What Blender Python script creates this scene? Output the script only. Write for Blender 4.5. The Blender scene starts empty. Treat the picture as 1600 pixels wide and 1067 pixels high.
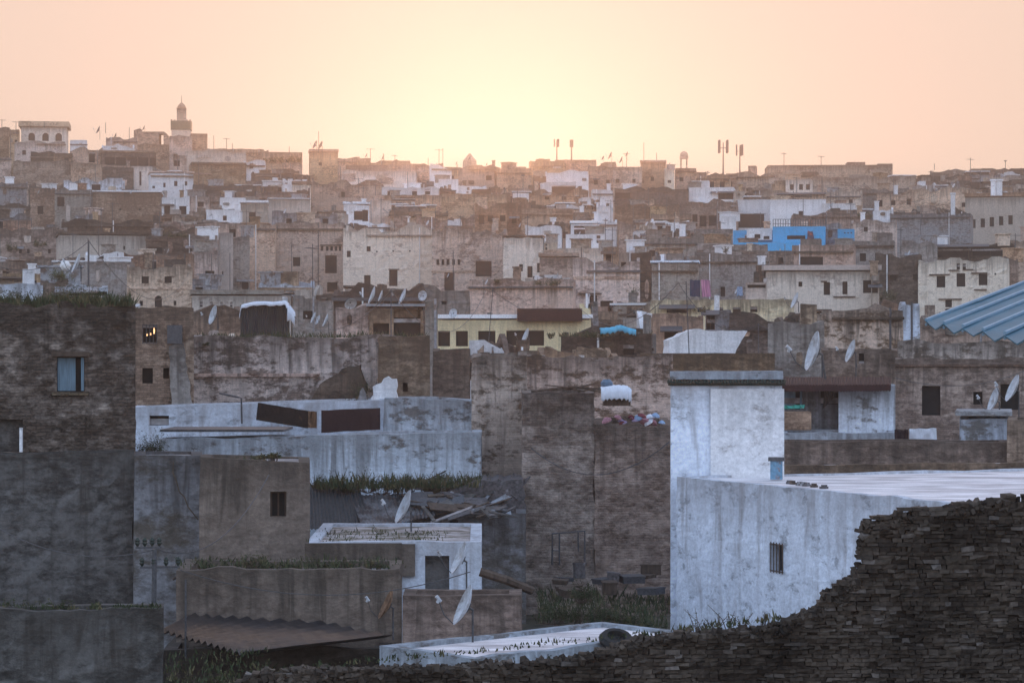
import bpy, math, random
from mathutils import Vector, Matrix, noise
random.seed(7)
R = math.radians
scene = bpy.context.scene
C = scene.collection
F = 3764.0; HOR = 560.0
EYE = 20.0
# ---------------- camera
cd = bpy.data.cameras.new("camera"); cam = bpy.data.objects.new("camera", cd); C.objects.link(cam)
cam.location = (0, 0, EYE); cam.rotation_euler = (R(90), 0, 0)
cd.sensor_width = 36.0; cd.lens = 36.0 * F / 1600.0
cd.shift_y = (HOR - 533.5) / 1600.0
cd.clip_start = 0.5; cd.clip_end = 9000
scene.camera = cam
# ---------------- light
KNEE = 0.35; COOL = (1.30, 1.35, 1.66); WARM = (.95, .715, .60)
SUN_EL, SUN_AZ = 4.9, -0.3          # degrees; azimuth 0 = straight ahead (+Y)
sd = Vector((math.sin(R(SUN_AZ)) * math.cos(R(SUN_EL)), math.cos(R(SUN_AZ)) * math.cos(R(SUN_EL)), math.sin(R(SUN_EL))))
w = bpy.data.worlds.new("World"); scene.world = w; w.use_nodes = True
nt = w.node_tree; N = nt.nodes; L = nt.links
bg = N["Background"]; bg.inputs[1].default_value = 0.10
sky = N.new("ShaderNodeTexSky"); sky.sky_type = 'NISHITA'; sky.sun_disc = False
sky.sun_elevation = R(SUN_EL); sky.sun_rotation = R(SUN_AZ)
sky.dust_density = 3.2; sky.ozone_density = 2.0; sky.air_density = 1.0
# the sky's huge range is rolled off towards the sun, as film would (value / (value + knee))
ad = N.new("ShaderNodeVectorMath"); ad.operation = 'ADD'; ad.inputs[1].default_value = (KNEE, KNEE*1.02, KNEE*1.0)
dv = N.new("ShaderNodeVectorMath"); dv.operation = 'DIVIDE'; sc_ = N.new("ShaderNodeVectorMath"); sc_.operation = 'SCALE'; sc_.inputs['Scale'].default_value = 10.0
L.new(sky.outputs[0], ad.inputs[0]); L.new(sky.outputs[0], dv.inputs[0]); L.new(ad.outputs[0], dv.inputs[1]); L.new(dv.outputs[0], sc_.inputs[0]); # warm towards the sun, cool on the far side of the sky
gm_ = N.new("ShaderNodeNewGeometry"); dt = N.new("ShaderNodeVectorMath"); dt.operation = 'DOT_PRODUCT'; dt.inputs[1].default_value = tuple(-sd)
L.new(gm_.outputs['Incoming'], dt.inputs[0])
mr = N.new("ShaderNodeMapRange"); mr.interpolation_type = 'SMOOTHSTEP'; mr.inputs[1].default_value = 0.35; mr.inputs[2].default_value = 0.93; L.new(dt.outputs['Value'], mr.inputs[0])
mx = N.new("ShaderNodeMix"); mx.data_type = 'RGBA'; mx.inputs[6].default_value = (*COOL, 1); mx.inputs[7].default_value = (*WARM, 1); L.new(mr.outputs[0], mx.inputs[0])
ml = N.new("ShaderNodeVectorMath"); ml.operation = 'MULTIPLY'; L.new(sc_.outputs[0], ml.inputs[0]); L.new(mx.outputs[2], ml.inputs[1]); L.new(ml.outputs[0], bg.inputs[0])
sun = bpy.data.lights.new("sun", 'SUN'); so = bpy.data.objects.new("sun", sun); C.objects.link(so)
sun.energy = 0.30; sun.angle = R(0.6); sun.color = (1.0, 0.50, 0.28)
so.rotation_euler = (-sd).to_track_quat('-Z', 'Y').to_euler(); so.location = (0, 300, 200)
vs = scene.view_settings; vs.view_transform = 'Standard'; vs.look = 'None'; vs.gamma = 1.0; vs.exposure = 0.0
vs.use_curve_mapping = False
scene.cycles.volume_bounces = 1; scene.cycles.max_bounces = 6; scene.cycles.diffuse_bounces = 3
scene.cycles.transparent_max_bounces = 12

# ---------------- placing: photo pixel + distance -> metres
def P(px, py, d): return Vector(((px - 800.0) / F * d, d, EYE + (HOR - py) / F * d))
def interp(t, v):
    if v <= t[0][0]: return t[0][1]
    for (a, b), (c, e) in zip(t, t[1:]):
        if v <= c: return b + (e - b) * (v - a) / (c - a)
    return t[-1][1]
DT = [(130, 520), (200, 470), (240, 440), (270, 415), (300, 370), (350, 300), (400, 240), (450, 190), (500, 150), (550, 115), (600, 92), (650, 80), (700, 70), (1100, 60)]
def dist(y): return interp(DT, y)
TT = [(-50, -8), (52, -8), (62, -7.2), (100, -7.4), (115, -7.3), (150, -6.3), (190, -3.4), (240, 1.2), (300, 7.7), (370, 16.6), (415, 23), (470, 31), (560, 40), (700, 30), (1200, -5), (4000, -40)]
def terr(X, Y):
    t = X / max(Y, 60.0)                    # left of the valley the hill stands higher
    cap = interp([(-0.5, 37), (-0.13, 37), (-0.09, 25.5), (0.5, 23.5)], t)
    return EYE + min(interp(TT, Y), cap)

# ---------------- mesh collector
class MB:
    def __init__(s): s.v = []; s.f = []; s.t = []
    def vert(s, co, top=9.0): s.v.append(tuple(co)); s.t.append(top); return len(s.v) - 1
    def box(s, x0, x1, y0, y1, z0, z1, top=None, m=None):
        b = len(s.v)
        for x, y, z in ((x0,y0,z0),(x1,y0,z0),(x1,y1,z0),(x0,y1,z0),(x0,y0,z1),(x1,y0,z1),(x1,y1,z1),(x0,y1,z1)):
            p = Vector((x, y, z)); 
            if m is not None: p = m @ p
            s.vert(p, 9.0 if top is None else max(0.0, top - z))
        for q in ((0,1,5,4),(1,2,6,5),(2,3,7,6),(3,0,4,7),(4,5,6,7),(3,2,1,0)): s.f.append(tuple(b + i for i in q))
        return s
    def tube(s, pts, r, n=6, cap=True):
        pts = [Vector(p) for p in pts]; rings = []
        for i, p in enumerate(pts):
            a = pts[max(i-1, 0)]; c = pts[min(i+1, len(pts)-1)]; d = (c - a).normalized()
            u = d.orthogonal().normalized(); v = d.cross(u)
            if rings and abs(u.dot(pu)) < 0.99: u = (pu - d * pu.dot(d)).normalized(); v = d.cross(u)
            pu = u
            rr = r[i] if isinstance(r, (list, tuple)) else r
            rings.append([s.vert(p + (u * math.cos(2*math.pi*k/n) + v * math.sin(2*math.pi*k/n)) * rr) for k in range(n)])
        for A, B in zip(rings, rings[1:]):
            for k in range(n): s.f.append((A[k], A[(k+1)%n], B[(k+1)%n], B[k]))
        if cap: s.f.append(tuple(reversed(rings[0]))); s.f.append(tuple(rings[-1]))
        return s
    def lathe(s, prof, c, n=12):
        c = Vector(c); rings = []
        for (r, z) in prof: rings.append([s.vert(c + Vector((r*math.cos(2*math.pi*k/n), r*math.sin(2*math.pi*k/n), z))) for k in range(n)])
        for A, B in zip(rings, rings[1:]):
            for k in range(n): s.f.append((A[k], A[(k+1)%n], B[(k+1)%n], B[k]))
        s.f.append(tuple(reversed(rings[0]))); s.f.append(tuple(rings[-1])); return s
    def prism(s, pts, y0, y1, m=None, top=None):
        # pts: (x, z) outline, extruded from y0 to y1
        n = len(pts); b = len(s.v)
        for y in (y0, y1):
            for x, z in pts:
                p = Vector((x, y, z)); 
                if m is not None: p = m @ p
                s.vert(p, 9.0 if top is None else max(0, top - z))
        s.f.append(tuple(b + i for i in range(n))); s.f.append(tuple(b + n + i for i in reversed(range(n))))
        for i in range(n): j = (i+1) % n; s.f.append((b+i, b+n+i, b+n+j, b+j))
        return s
    def obj(s, name, mat, parent=None, smooth=False):
        me = bpy.data.meshes.new(name); me.from_pydata(s.v, [], s.f)
        at = me.attributes.new('topd', 'FLOAT', 'POINT'); at.data.foreach_set('value', s.t)
        if mat: me.materials.append(mat)
        if smooth: me.polygons.foreach_set('use_smooth', [True]*len(me.polygons))
        me.update()
        o = bpy.data.objects.new(name, me); C.objects.link(o)
        if parent is not None: o.parent = parent
        return o
def fixn(o):
    import bmesh
    b = bmesh.new(); b.from_mesh(o.data); bmesh.ops.recalc_face_normals(b, faces=b.faces); b.to_mesh(o.data); b.free(); return o
def tag(o, label=None, cat=None, group=None, kind=None):
    if label: o['label'] = label
    if cat: o['category'] = cat; o['kind'] = 'thing'
    if group: o['group'] = group
    if kind: o['kind'] = kind
    return o
def empty(name, loc, rz=0.0, label=None, cat=None, group=None):
    o = bpy.data.objects.new(name, None); C.objects.link(o); o.location = loc; o.rotation_euler = (0, 0, rz)
    o.empty_display_size = 0.3
    return tag(o, label, cat, group)
def copy_tree(o, parent=None):
    c = o.copy(); C.objects.link(c); c.parent = parent
    for ch in [x for x in C.objects if x.parent is o]: copy_tree(ch, c)
    return c
# labels made from what stands next to a thing; equal ones are told apart from left to right at the end
MARKS = [(282, 190, "the minaret"), (66, 215, "the arched rooftop room"), (505, 262, "the square skyline tower house"),
 (268, 290, "the white cube house"), (780, 268, "the sun's glow"), (885, 240, "the short phone masts"), (1068, 250, "the domed turret"),
 (1138, 245, "the tall phone masts"), (1300, 262, "the long flat skyline roof"), (1240, 365, "the sky-blue terrace"), (1545, 350, "the house with five windows"),
 (1505, 450, "the pale house with lintelled windows"), (1300, 450, "the long cornice house"), (590, 410, "the tall cracked facade"), (805, 515, "the yellow terrace house"),
 (250, 440, "the two-windowed pink house"), (348, 420, "the narrow beige pier house"), (160, 385, "the long beige house"), (945, 450, "the round cornered pink house"),
 (1105, 535, "the whitewashed gable"), (420, 490, "the corrugated roof shed"), (1130, 660, "the white tower"), (1240, 320, "the broad white wall"), (840, 390, "the central cream houses"),
 (1520, 265, "the far right ridge"), (400, 245, "the hedged skyline roof"), (100, 590, "the blue shuttered rubble house")]
AUTO = []
def where(px, py, skip=""):
    m = min((k for k in MARKS if k[2] != skip), key=lambda k: math.hypot(k[0]-px, (k[1]-py)*1.6))
    dx, dy = px - m[0], py - m[1]; w = []
    if abs(dy) > 14: w.append("above" if dy < 0 else "below")
    if abs(dx) > 22: w.append("left of" if dx < 0 else "right of")
    s = {(): "beside", ("above",): "just above", ("below",): "just below"}.get(tuple(w), " and ".join(w))
    return s + " " + m[2]
def autolabel(o, text, px, py): AUTO.append((o, text + " " + where(px, py), px))
ORD = ["leftmost", "second from left", "third from left", "fourth from left", "fifth from left", "sixth from left", "seventh from left", "eighth from left", "ninth from left"]
def finish_labels():
    cl = {}
    for o, t, px in AUTO: cl.setdefault(t, []).append((px, o))
    for t, l in cl.items():
        l.sort(key=lambda a: a[0])
        for i, (px, o) in enumerate(l):
            if len(l) == 1: o['label'] = t
            elif i == len(l)-1: o['label'] = t + ", rightmost"
            elif i < 9: o['label'] = t + ", " + ORD[i]
            else: o['label'] = t + ", number %d from left" % (i+1)

# ---------------- materials
MATS = {}
def newmat(name):
    m = bpy.data.materials.new(name); m.use_nodes = True; MATS[name] = m
    return m, m.node_tree.nodes, m.node_tree.links, m.node_tree.nodes["Principled BSDF"]
def math_(N, L, op, a, b=None, clamp=False):
    n = N.new("ShaderNodeMath"); n.operation = op; n.use_clamp = clamp
    for i, x in enumerate((a, b)):
        if x is None: continue
        if isinstance(x, (int, float)): n.inputs[i].default_value = x
        else: L.new(x, n.inputs[i])
    return n.outputs[0]
def mixc(N, L, fac, a, b, mode='MIX'):
    n = N.new("ShaderNodeMix"); n.data_type = 'RGBA'; n.blend_type = mode
    for i, x in ((0, fac), (6, a), (7, b)):
        if isinstance(x, (int, float)): n.inputs[i].default_value = x
        elif isinstance(x, tuple): n.inputs[i].default_value = (*x, 1)
        else: L.new(x, n.inputs[i])
    return n.outputs[2]
def rng(N, L, v, a, b, c=0.0, d=1.0):
    n = N.new("ShaderNodeMapRange"); n.inputs[1].default_value = a; n.inputs[2].default_value = b; n.inputs[3].default_value = c; n.inputs[4].default_value = d
    L.new(v, n.inputs[0]); return n.outputs[0]
def wall(name, base, alt, patch=0.5, soft=0.05, streak=0.5, grime=0.7, dirt=(0.05, 0.042, 0.035), brick=None, sc=0.35, var=0.35, bump=0.5, vary=1.0, course_shade=0.0, sts=2.6, wobble=0.08):
    m, N, L, B = newmat(name)
    B.inputs['Roughness'].default_value = 0.93; B.inputs['Specular IOR Level'].default_value = 0.2
    geo = N.new("ShaderNodeNewGeometry"); oi = N.new("ShaderNodeObjectInfo")
    off = N.new("ShaderNodeVectorMath"); off.operation = 'ADD'
    cmb = N.new("ShaderNodeCombineXYZ"); r = math_(N, L, 'MULTIPLY', oi.outputs['Random'], 70.0); L.new(r, cmb.inputs[0]); L.new(r, cmb.inputs[2])
    L.new(geo.outputs['Position'], off.inputs[0]); L.new(cmb.outputs[0], off.inputs[1]); pos = off.outputs[0]
    def nz(scale, det, rough, stretch=(1,1,1), dist=0.0):
        mp = N.new("ShaderNodeMapping"); mp.inputs['Scale'].default_value = stretch; L.new(pos, mp.inputs[0])
        t = N.new("ShaderNodeTexNoise"); t.inputs['Scale'].default_value = scale; t.inputs['Detail'].default_value = det
        t.inputs['Roughness'].default_value = rough; t.inputs['Distortion'].default_value = dist
        L.new(mp.outputs[0], t.inputs['Vector']); return t.outputs['Fac']
    big = nz(sc, 9, 0.68, (1, 1, 1.5)); fine = nz(2.6, 8, 0.72, (1, 1, 1.8)); hi = nz(11.0, 4, 0.7)
    sm = math_(N, L, 'ADD', math_(N, L, 'MULTIPLY', big, 0.6), math_(N, L, 'MULTIPLY', fine, 0.4))
    pm = rng(N, L, sm, patch - soft, patch + soft)
    under = alt
    if brick:
        bt = N.new("ShaderNodeTexBrick"); sp = N.new("ShaderNodeSeparateXYZ"); L.new(geo.outputs['Position'], sp.inputs[0])
        c2 = N.new("ShaderNodeCombineXYZ"); wob = math_(N, L, 'MULTIPLY', fine, wobble)
        L.new(math_(N, L, 'ADD', math_(N, L, 'ADD', sp.outputs[0], sp.outputs[1]), wob), c2.inputs[0]); L.new(math_(N, L, 'ADD', sp.outputs[2], wob), c2.inputs[1])
        L.new(c2.outputs[0], bt.inputs['Vector'])
        bt.inputs['Scale'].default_value = 1.0; bt.inputs['Brick Width'].default_value = brick[0]; bt.inputs['Row Height'].default_value = brick[1]
        bt.inputs['Mortar Size'].default_value = brick[1]*0.16; bt.inputs['Mortar Smooth'].default_value = 0.6; bt.inputs['Bias'].default_value = -0.1
        bt.inputs['Color1'].default_value = (*[c*0.75 for c in alt], 1); bt.inputs['Color2'].default_value = (*[c*1.3 for c in alt], 1)
        bt.inputs['Mortar'].default_value = (*[c*0.5+0.03 for c in alt], 1)
        under = bt.outputs['Color']
    col = mixc(N, L, pm, under, base)
    # tone variation in the plaster and from one object to the next
    v1 = rng(N, L, fine, 0.3, 0.72, 1 - var, 1 + var); v2 = rng(N, L, hi, 0.3, 0.7, 0.82, 1.18)
    v3 = rng(N, L, oi.outputs['Random'], 0, 1, 0.82, 1.18)
    v = math_(N, L, 'MULTIPLY', math_(N, L, 'MULTIPLY', v1, v2), v3)
    if course_shade:  # horizontal course bands, with thin cornice shadows put into the tone
        cn = nz(1.0, 5, 0.6, (0.25, 0.25, 4.2)); v = math_(N, L, 'MULTIPLY', v, rng(N, L, cn, 0.35, 0.65, 1 - course_shade, 1 + course_shade))
    hsv = N.new("ShaderNodeHueSaturation"); L.new(col, hsv.inputs['Color']); L.new(v, hsv.inputs['Value'])
    L.new(rng(N, L, math_(N, L, 'FRACT', math_(N, L, 'MULTIPLY', oi.outputs['Random'], 17.3)), 0, 1, 0.5-.015*vary, 0.5+.015*vary), hsv.inputs['Hue'])
    L.new(rng(N, L, math_(N, L, 'FRACT', math_(N, L, 'MULTIPLY', oi.outputs['Random'], 31.7)), 0, 1, 1-.3*vary, 1+.25*vary), hsv.inputs['Saturation'])
    col = hsv.outputs[0]
    at = N.new("ShaderNodeAttribute"); at.attribute_name = 'topd'; td = at.outputs['Fac']
    st = nz(1.0, 4, 0.6, (sts, sts, 0.16), 1.1)
    stm = math_(N, L, 'MULTIPLY', math_(N, L, 'MULTIPLY', rng(N, L, st, 0.50, 0.66), rng(N, L, sm, .40, .56)), rng(N, L, td, 0.0, 6.0, streak*1.3, streak*0.4), True)
    col = mixc(N, L, stm, col, dirt)
    gr = math_(N, L, 'ADD', math_(N, L, 'MULTIPLY', td, 0.75), math_(N, L, 'MULTIPLY', math_(N, L, 'SUBTRACT', st, 0.5), -2.2))
    gm = rng(N, L, gr, 0.10, 1.0, grime, 0.0)
    col = mixc(N, L, gm, col, dirt)
    L.new(col, B.inputs['Base Color'])
    h = math_(N, L, 'ADD', math_(N, L, 'MULTIPLY', pm, 0.5), math_(N, L, 'ADD', fine, math_(N, L, 'MULTIPLY', hi, 0.35)))
    if brick: h = math_(N, L, 'ADD', h, math_(N, L, 'MULTIPLY', math_(N, L, 'SUBTRACT', 1.0, bt.outputs['Fac']), 0.5))
    bp = N.new("ShaderNodeBump"); bp.inputs['Strength'].default_value = bump; bp.inputs['Distance'].default_value = 0.08
    L.new(h, bp.inputs['Height']); L.new(bp.outputs[0], B.inputs['Normal'])
    return m
def plain(name, col, rough=0.8, var=0.25, sc=3.0, metal=0.0, stretch=(1,1,1), col2=None, thr=0.6, bump=0.2):
    m, N, L, B = newmat(name)
    B.inputs['Roughness'].default_value = rough; B.inputs['Metallic'].default_value = metal; B.inputs['Specular IOR Level'].default_value = 0.25
    geo = N.new("ShaderNodeNewGeometry"); mp = N.new("ShaderNodeMapping"); mp.inputs['Scale'].default_value = stretch; L.new(geo.outputs['Position'], mp.inputs[0])
    t = N.new("ShaderNodeTexNoise"); t.inputs['Scale'].default_value = sc; t.inputs['Detail'].default_value = 7; t.inputs['Roughness'].default_value = 0.65; L.new(mp.outputs[0], t.inputs['Vector'])
    hsv = N.new("ShaderNodeHueSaturation"); hsv.inputs['Color'].default_value = (*col, 1)
    if col2: L.new(mixc(N, L, rng(N, L, t.outputs['Fac'], thr-0.06, thr+0.06), col, col2), hsv.inputs['Color'])
    t2 = N.new("ShaderNodeTexNoise"); t2.inputs['Scale'].default_value = sc*2.7; t2.inputs['Detail'].default_value = 5; L.new(mp.outputs[0], t2.inputs['Vector'])
    L.new(rng(N, L, t2.outputs['Fac'], 0.3, 0.7, 1-var, 1+var), hsv.inputs['Value']); L.new(hsv.outputs[0], B.inputs['Base Color'])
    if bump:
        bp = N.new("ShaderNodeBump"); bp.inputs['Strength'].default_value = bump; bp.inputs['Distance'].default_value = 0.03
        L.new(t2.outputs['Fac'], bp.inputs['Height']); L.new(bp.outputs[0], B.inputs['Normal'])
    return m
tan   = wall('tan_plaster',  (.52,.375,.275), (.27,.18,.13), patch=.47, grime=.65, streak=.35, course_shade=.12, soft=.03)
pink  = wall('pink_plaster', (.66,.50,.40), (.35,.24,.185), patch=.46, grime=.6, streak=.4, soft=.035)
brown = wall('brown_mud',    (.38,.27,.20), (.18,.12,.085), patch=.50, grime=.6, streak=.35, soft=.06, course_shade=.2)
dark  = wall('dark_mud',     (.155,.118,.095), (.07,.056,.046), patch=.5, grime=.5, streak=.35, soft=.06, course_shade=.2)
charcoal  = wall('sooty_render', (.135,.125,.115), (.065,.058,.052), patch=.48, grime=.5, streak=.5, soft=.05, course_shade=.1)  # very dark grey brown render
mud   = wall('mud_render', (.25,.20,.165), (.14,.108,.09), patch=.46, grime=.6, streak=.5, soft=.12, var=.25, vary=.4)
erod  = wall('eroded_brick', (.44,.355,.295), (.23,.17,.13), patch=.475, grime=.6, streak=.3, brick=(.25,.07), sc=.6, soft=.07, var=.4, bump=.9, wobble=.12)
straw = wall('straw_plaster',(.74,.62,.43), (.52,.42,.31), patch=.44, grime=.6, streak=.4, soft=.05, var=.2, vary=.3)
drip  = wall('dripping_whitewash', (.82,.88,.98), (.48,.51,.56), patch=.43, grime=.5, streak=.6, var=.14, soft=.03, dirt=(.30,.28,.28), sc=.9, vary=0, sts=1.5)  # dripping whitewash; the cool light's blue is put into its base colour
brick = wall('old_brick',    (.42,.30,.235), (.25,.16,.12), patch=.54, grime=.5, streak=.3, brick=(.26,.075), soft=.05)
cream = wall('cream_plaster',(.76,.64,.54), (.50,.40,.34), patch=.43, grime=.5, streak=.3, soft=.035, var=.2)
white = wall('whitewash',    (.86,.85,.86), (.52,.48,.46), patch=.40, grime=.35, streak=.14, var=.14, soft=.03, dirt=(.20,.19,.18))
worn  = wall('worn_whitewash', (.70,.76,.85), (.26,.25,.24), patch=.445, grime=.6, streak=.45, var=.18, soft=.025, dirt=(.12,.115,.11), sc=.7)  # worn patches are real; the base also carries the light's blue cast
beige = wall('beige_render', (.54,.46,.40), (.42,.35,.30), patch=.42, grime=.5, streak=.3, soft=.1, var=.15)
grey  = wall('grey_render',  (.34,.305,.275), (.19,.16,.14), patch=.46, grime=.5, streak=.4, soft=.06)
slate = wall('blue_grey_render', (.32,.32,.335), (.18,.155,.135), patch=.46, grime=.6, streak=.45, soft=.05)
peel  = wall('peeling_plaster', (.58,.455,.385), (.24,.165,.12), patch=.485, grime=.7, streak=.55, brick=(.28,.08), sc=.5, soft=.025, course_shade=.12)
stone = wall('rubble_stone', (.36,.29,.235), (.16,.118,.088), patch=.52, grime=.6, streak=.25, brick=(.30,.085), sc=.9, soft=.05, var=.5, bump=1.0, wobble=.2)
yellow= wall('yellow_paint', (.82,.68,.42), (.64,.52,.34), patch=.38, grime=.3, streak=.25, var=.12, soft=.05, dirt=(.2,.16,.1), vary=0)
blue  = wall('blue_paint',   (.06,.46,.82), (.05,.34,.62), patch=.38, grime=.15, streak=.15, var=.12, dirt=(.03,.12,.25), vary=0)
M_ = dict(erod=erod, mud=mud, charcoal=charcoal, straw=straw, drip=drip, tan=tan, pink=pink, brown=brown, dark=dark, brick=brick, cream=cream, white=white, worn=worn, beige=beige, grey=grey, slate=slate, peel=peel, stone=stone, yellow=yellow, blue=blue)
roofm = plain('roof_screed', (.40,.37,.36), .9, .3, 1.5, col2=(.24,.21,.2), thr=.52)
roofw = plain('white_roof_screed', (.78,.72,.71), .85, .25, 1.1, col2=(.52,.46,.45), thr=.53, stretch=(.35,1,1))  # pale screed with the warm sun's pink put into its colour
void  = plain('dark_opening', (.012,.012,.013), .6, .4, 2, bump=0)
wood  = plain('old_wood', (.09,.065,.05), .85, .4, 4, stretch=(1,1,.2))
shut  = plain('blue_grey_shutter', (.16,.24,.30), .6, .25, 3, stretch=(3,3,.3))
metal = plain('dull_metal', (.10,.10,.105), .55, .3, 6, metal=.3)
galv  = plain('galvanised_sheet', (.30,.31,.33), .5, .3, 2, metal=.5, col2=(.16,.12,.1), thr=.56)
dishm = plain('dish_white', (.52,.54,.57), .45, .2, 3, col2=(.32,.30,.29), thr=.58)
rust  = plain('rusted_steel', (.15,.085,.05), .8, .4, 4, col2=(.32,.2,.12), thr=.56)
redm  = plain('dark_red_sheet', (.048,.022,.022), .8, .25, 3)
cloth = plain('white_cloth', (.72,.74,.80), .9, .1, 3)
tile  = plain('green_roof_tile', (.045,.055,.045), .7, .4, 8)
leafm = plain('weed_leaf', (.048,.062,.028), .8, .5, 2.2, col2=(.15,.125,.065), thr=.56, bump=0)
leafy = plain('olive_leaf', (.11,.12,.05), .8, .4, 3, col2=(.2,.17,.07), thr=.62, bump=0)
tarpb = plain('blue_tarp', (.10,.42,.60), .6, .2, 2)
debris= plain('rubble_debris', (.11,.10,.10), .9, .5, 5, col2=(.22,.21,.22), thr=.62)
soil  = plain('dusty_earth', (.12,.095,.075), .95, .4, 0.8, col2=(.07,.065,.045), thr=.52)
# ---------------- ground, sky side
def ground():
    mb = MB(); xs = [-1500, -700] + [-400 + 20*i for i in range(41)] + [700, 1500]
    ys = [-60, -20] + [10*i for i in range(0, 70)] + [800, 1000, 1400, 2500, 5000]
    for Y in ys:
        for X in xs:
            mb.vert((X, Y, terr(X, max(Y, 0)) + (0.5*noise.noise(Vector((X*.07, Y*.07, 0))))))
    n = len(xs)
    for j in range(len(ys)-1):
        for i in range(n-1): a = j*n+i; mb.f.append((a, a+1, a+n+1, a+n))
    o = mb.obj('ground', soil, smooth=True); tag(o, kind='structure'); return o
ground()

# ---------------- houses
RECTS = []      # visible outline of every laid-out house: x0, x1, ytop, ybottom, distance
def wall_mesh(W, D, H, holes=(), jag=0.12, step=0.8, th=0.28, rd=0.55, rough=0.0, seed=0, stepped=0.0, slope=0.0, base_off=0.0, arch=()):
    """body with openings in its front; x -W/2..W/2, y 0..D, z -base..H (local)"""
    mb = MB(); sv = Vector((seed*7.31, seed*3.17, 0))
    def top(x, y):
        u = Vector((x*0.9, y*0.9, 0)) + sv
        return H + stepped*round(noise.noise(Vector((x*.45, y*.4, seed*1.7)))*2.6)/2 + slope*(x/W) + jag*(noise.noise(u) + 0.5*noise.noise(u*3.1))
    def lin(a, b, s): n = max(1, int(round((b-a)/s))); return [a+(b-a)*i/n for i in range(n+1)]
    xs = lin(-W/2, W/2, step); zs = [0.0, H] if not rough else lin(0, H, step)
    for (a, b, c, e) in holes: xs += [a, c]; zs += [b, e]
    xs = [x for x in xs if -W/2 <= x <= W/2]; zs = [z for z in zs if 0 <= z <= H]
    def uniq(l, keep):
        l = sorted(l); out = []
        for q in l:
            if out and q - out[-1] < 0.03:
                if q in keep: out[-1] = q
                continue
            out.append(q)
        return out
    xs = uniq(xs, {h for t in holes for h in (t[0], t[2])}); zs = uniq(zs, {h for t in holes for h in (t[1], t[3])})
    hx = {h for t in holes for h in (t[0], t[2])}
    idx = {}
    for i, x in enumerate(xs):
        for j, z in enumerate(zs):
            last = j == len(zs)-1; zz = top(x, 0) if last else z; y = 0.0; xx = x
            if rough and not (x in hx):
                p = Vector((x*1.3, z*1.3, seed)); y = rough*(noise.noise(p) + 0.6*noise.noise(p*3.3))
            idx[i, j] = mb.vert((xx, y, zz), max(0, H - z) if not last else 0)
    def inhole(x, z): return any(a < x < c and b < z < e for (a, b, c, e) in holes)
    for i in range(len(xs)-1):
        for j in range(len(zs)-1):
            if inhole((xs[i]+xs[i+1])/2, (zs[j]+zs[j+1])/2): continue
            mb.f.append((idx[i,j], idx[i+1,j], idx[i+1,j+1], idx[i,j+1]))
    for (a, b, c, e) in holes:                       # reveals
        t = 0.32; q = [mb.vert((x, y, z), max(0, H - z)) for x, z in ((a,b),(c,b),(c,e),(a,e)) for y in (-0.001, t)]
        for k in range(4): u = 2*k; v = (2*k+2) % 8; mb.f.append((q[u], q[v], q[v+1], q[u+1]))
    nz_ = len(zs); fr_top = [idx[i, nz_-1] for i in range(len(xs))]
    fr_bot = [idx[i, 0] for i in range(len(xs))]
    ysd = lin(0, D, max(step, 1.2))
    for j, z in enumerate(zs):                       # worn, uneven corners
        if 0 < j and rough:
            for i, sg in ((0, 1), (len(xs)-1, -1)):
                k = idx[i, j]; v = mb.v[k]; mb.v[k] = (v[0] + sg*abs(rough*1.6*noise.noise(Vector((z*1.1, seed*3.3, sg)))), v[1], v[2])
    def strip(pts):                                   # pts after the first, outer walls
        return [(mb.vert((x, y, 0), H), mb.vert((x, y, top(x, y)), 0)) for x, y in pts]
    right = strip([(W/2, y) for y in ysd[1:]]); back = strip([(x, D) for x in reversed(lin(-W/2, W/2, 1.5)[:-1])]); left = strip([(-W/2, y) for y in reversed(ysd[1:-1])])
    ringo = [(fr_bot[-1], fr_top[-1])] + right + back + left + [(fr_bot[0], fr_top[0])]
    nr = len(zs); rr_ = list(zip(ringo, ringo[1:]))
    for q, ((b0, t0), (b1, t1)) in enumerate(rr_):
        if q == 0: mb.f.append(tuple([b0, b1, t1] + [idx[len(xs)-1, j] for j in range(nr-1, 0, -1)]))
        elif q == len(rr_)-1: mb.f.append(tuple([b0] + [idx[0, j] for j in range(nr)] + [t0]))
        else: mb.f.append((b0, b1, t1, t0))
    # close right/left side columns against the front grid's intermediate rows is not needed: edges coincide
    outer = fr_top + [t for b, t in right + back + left]
    inner, low = [], []
    for k in outer:
        x, y, z = mb.v[k]; xi = max(-W/2+th, min(W/2-th, x)); yi = max(th, min(D-th, y))
        inner.append(mb.vert((xi, yi, z), 0)); low.append(mb.vert((xi, yi, H - rd), 0.4))
    n = len(outer)
    for k in range(n):
        j = (k+1) % n
        mb.f.append((outer[k], outer[j], inner[j], inner[k])); mb.f.append((inner[k], inner[j], low[j], low[k]))
    return mb
def winframe(parent, a, b, c, e, deep=0.26, style=None):
    g = MB().box(a-.01, c+.01, deep, deep+.05, b-.01, e+.01).obj('recess' if style == 'recess' else 'window', charcoal if style == 'recess' else void, parent)
    wd, ht = c-a, e-b
    if style == 'bars' or (style is None and wd > .5 and ht > .5 and random.random() < .5):
        f = MB(); t = 0.045
        f.box(a+.002, a+t, deep-.06, deep-.01, b+.002, e-.002); f.box(c-t, c-.002, deep-.06, deep-.01, b+.002, e-.002)
        f.box(a+t, c-t, deep-.06, deep-.01, e-t, e-.002); f.box((a+c)/2-.02, (a+c)/2+.02, deep-.055, deep-.012, b+.002, e-t)
        f.obj('frame', wood, g)
    if style == 'shutter':
        f = MB().box(a+.02, a+wd*.68, deep-.12, deep-.05, b+.02, e-.02); f.obj('shutter', shut, g)
        f = MB().box(c-wd*.12, c-.01, .02, deep-.08, b+.02, e-.01); f.obj('shutter', shut, g)
    return g
HID = [0]
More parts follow.
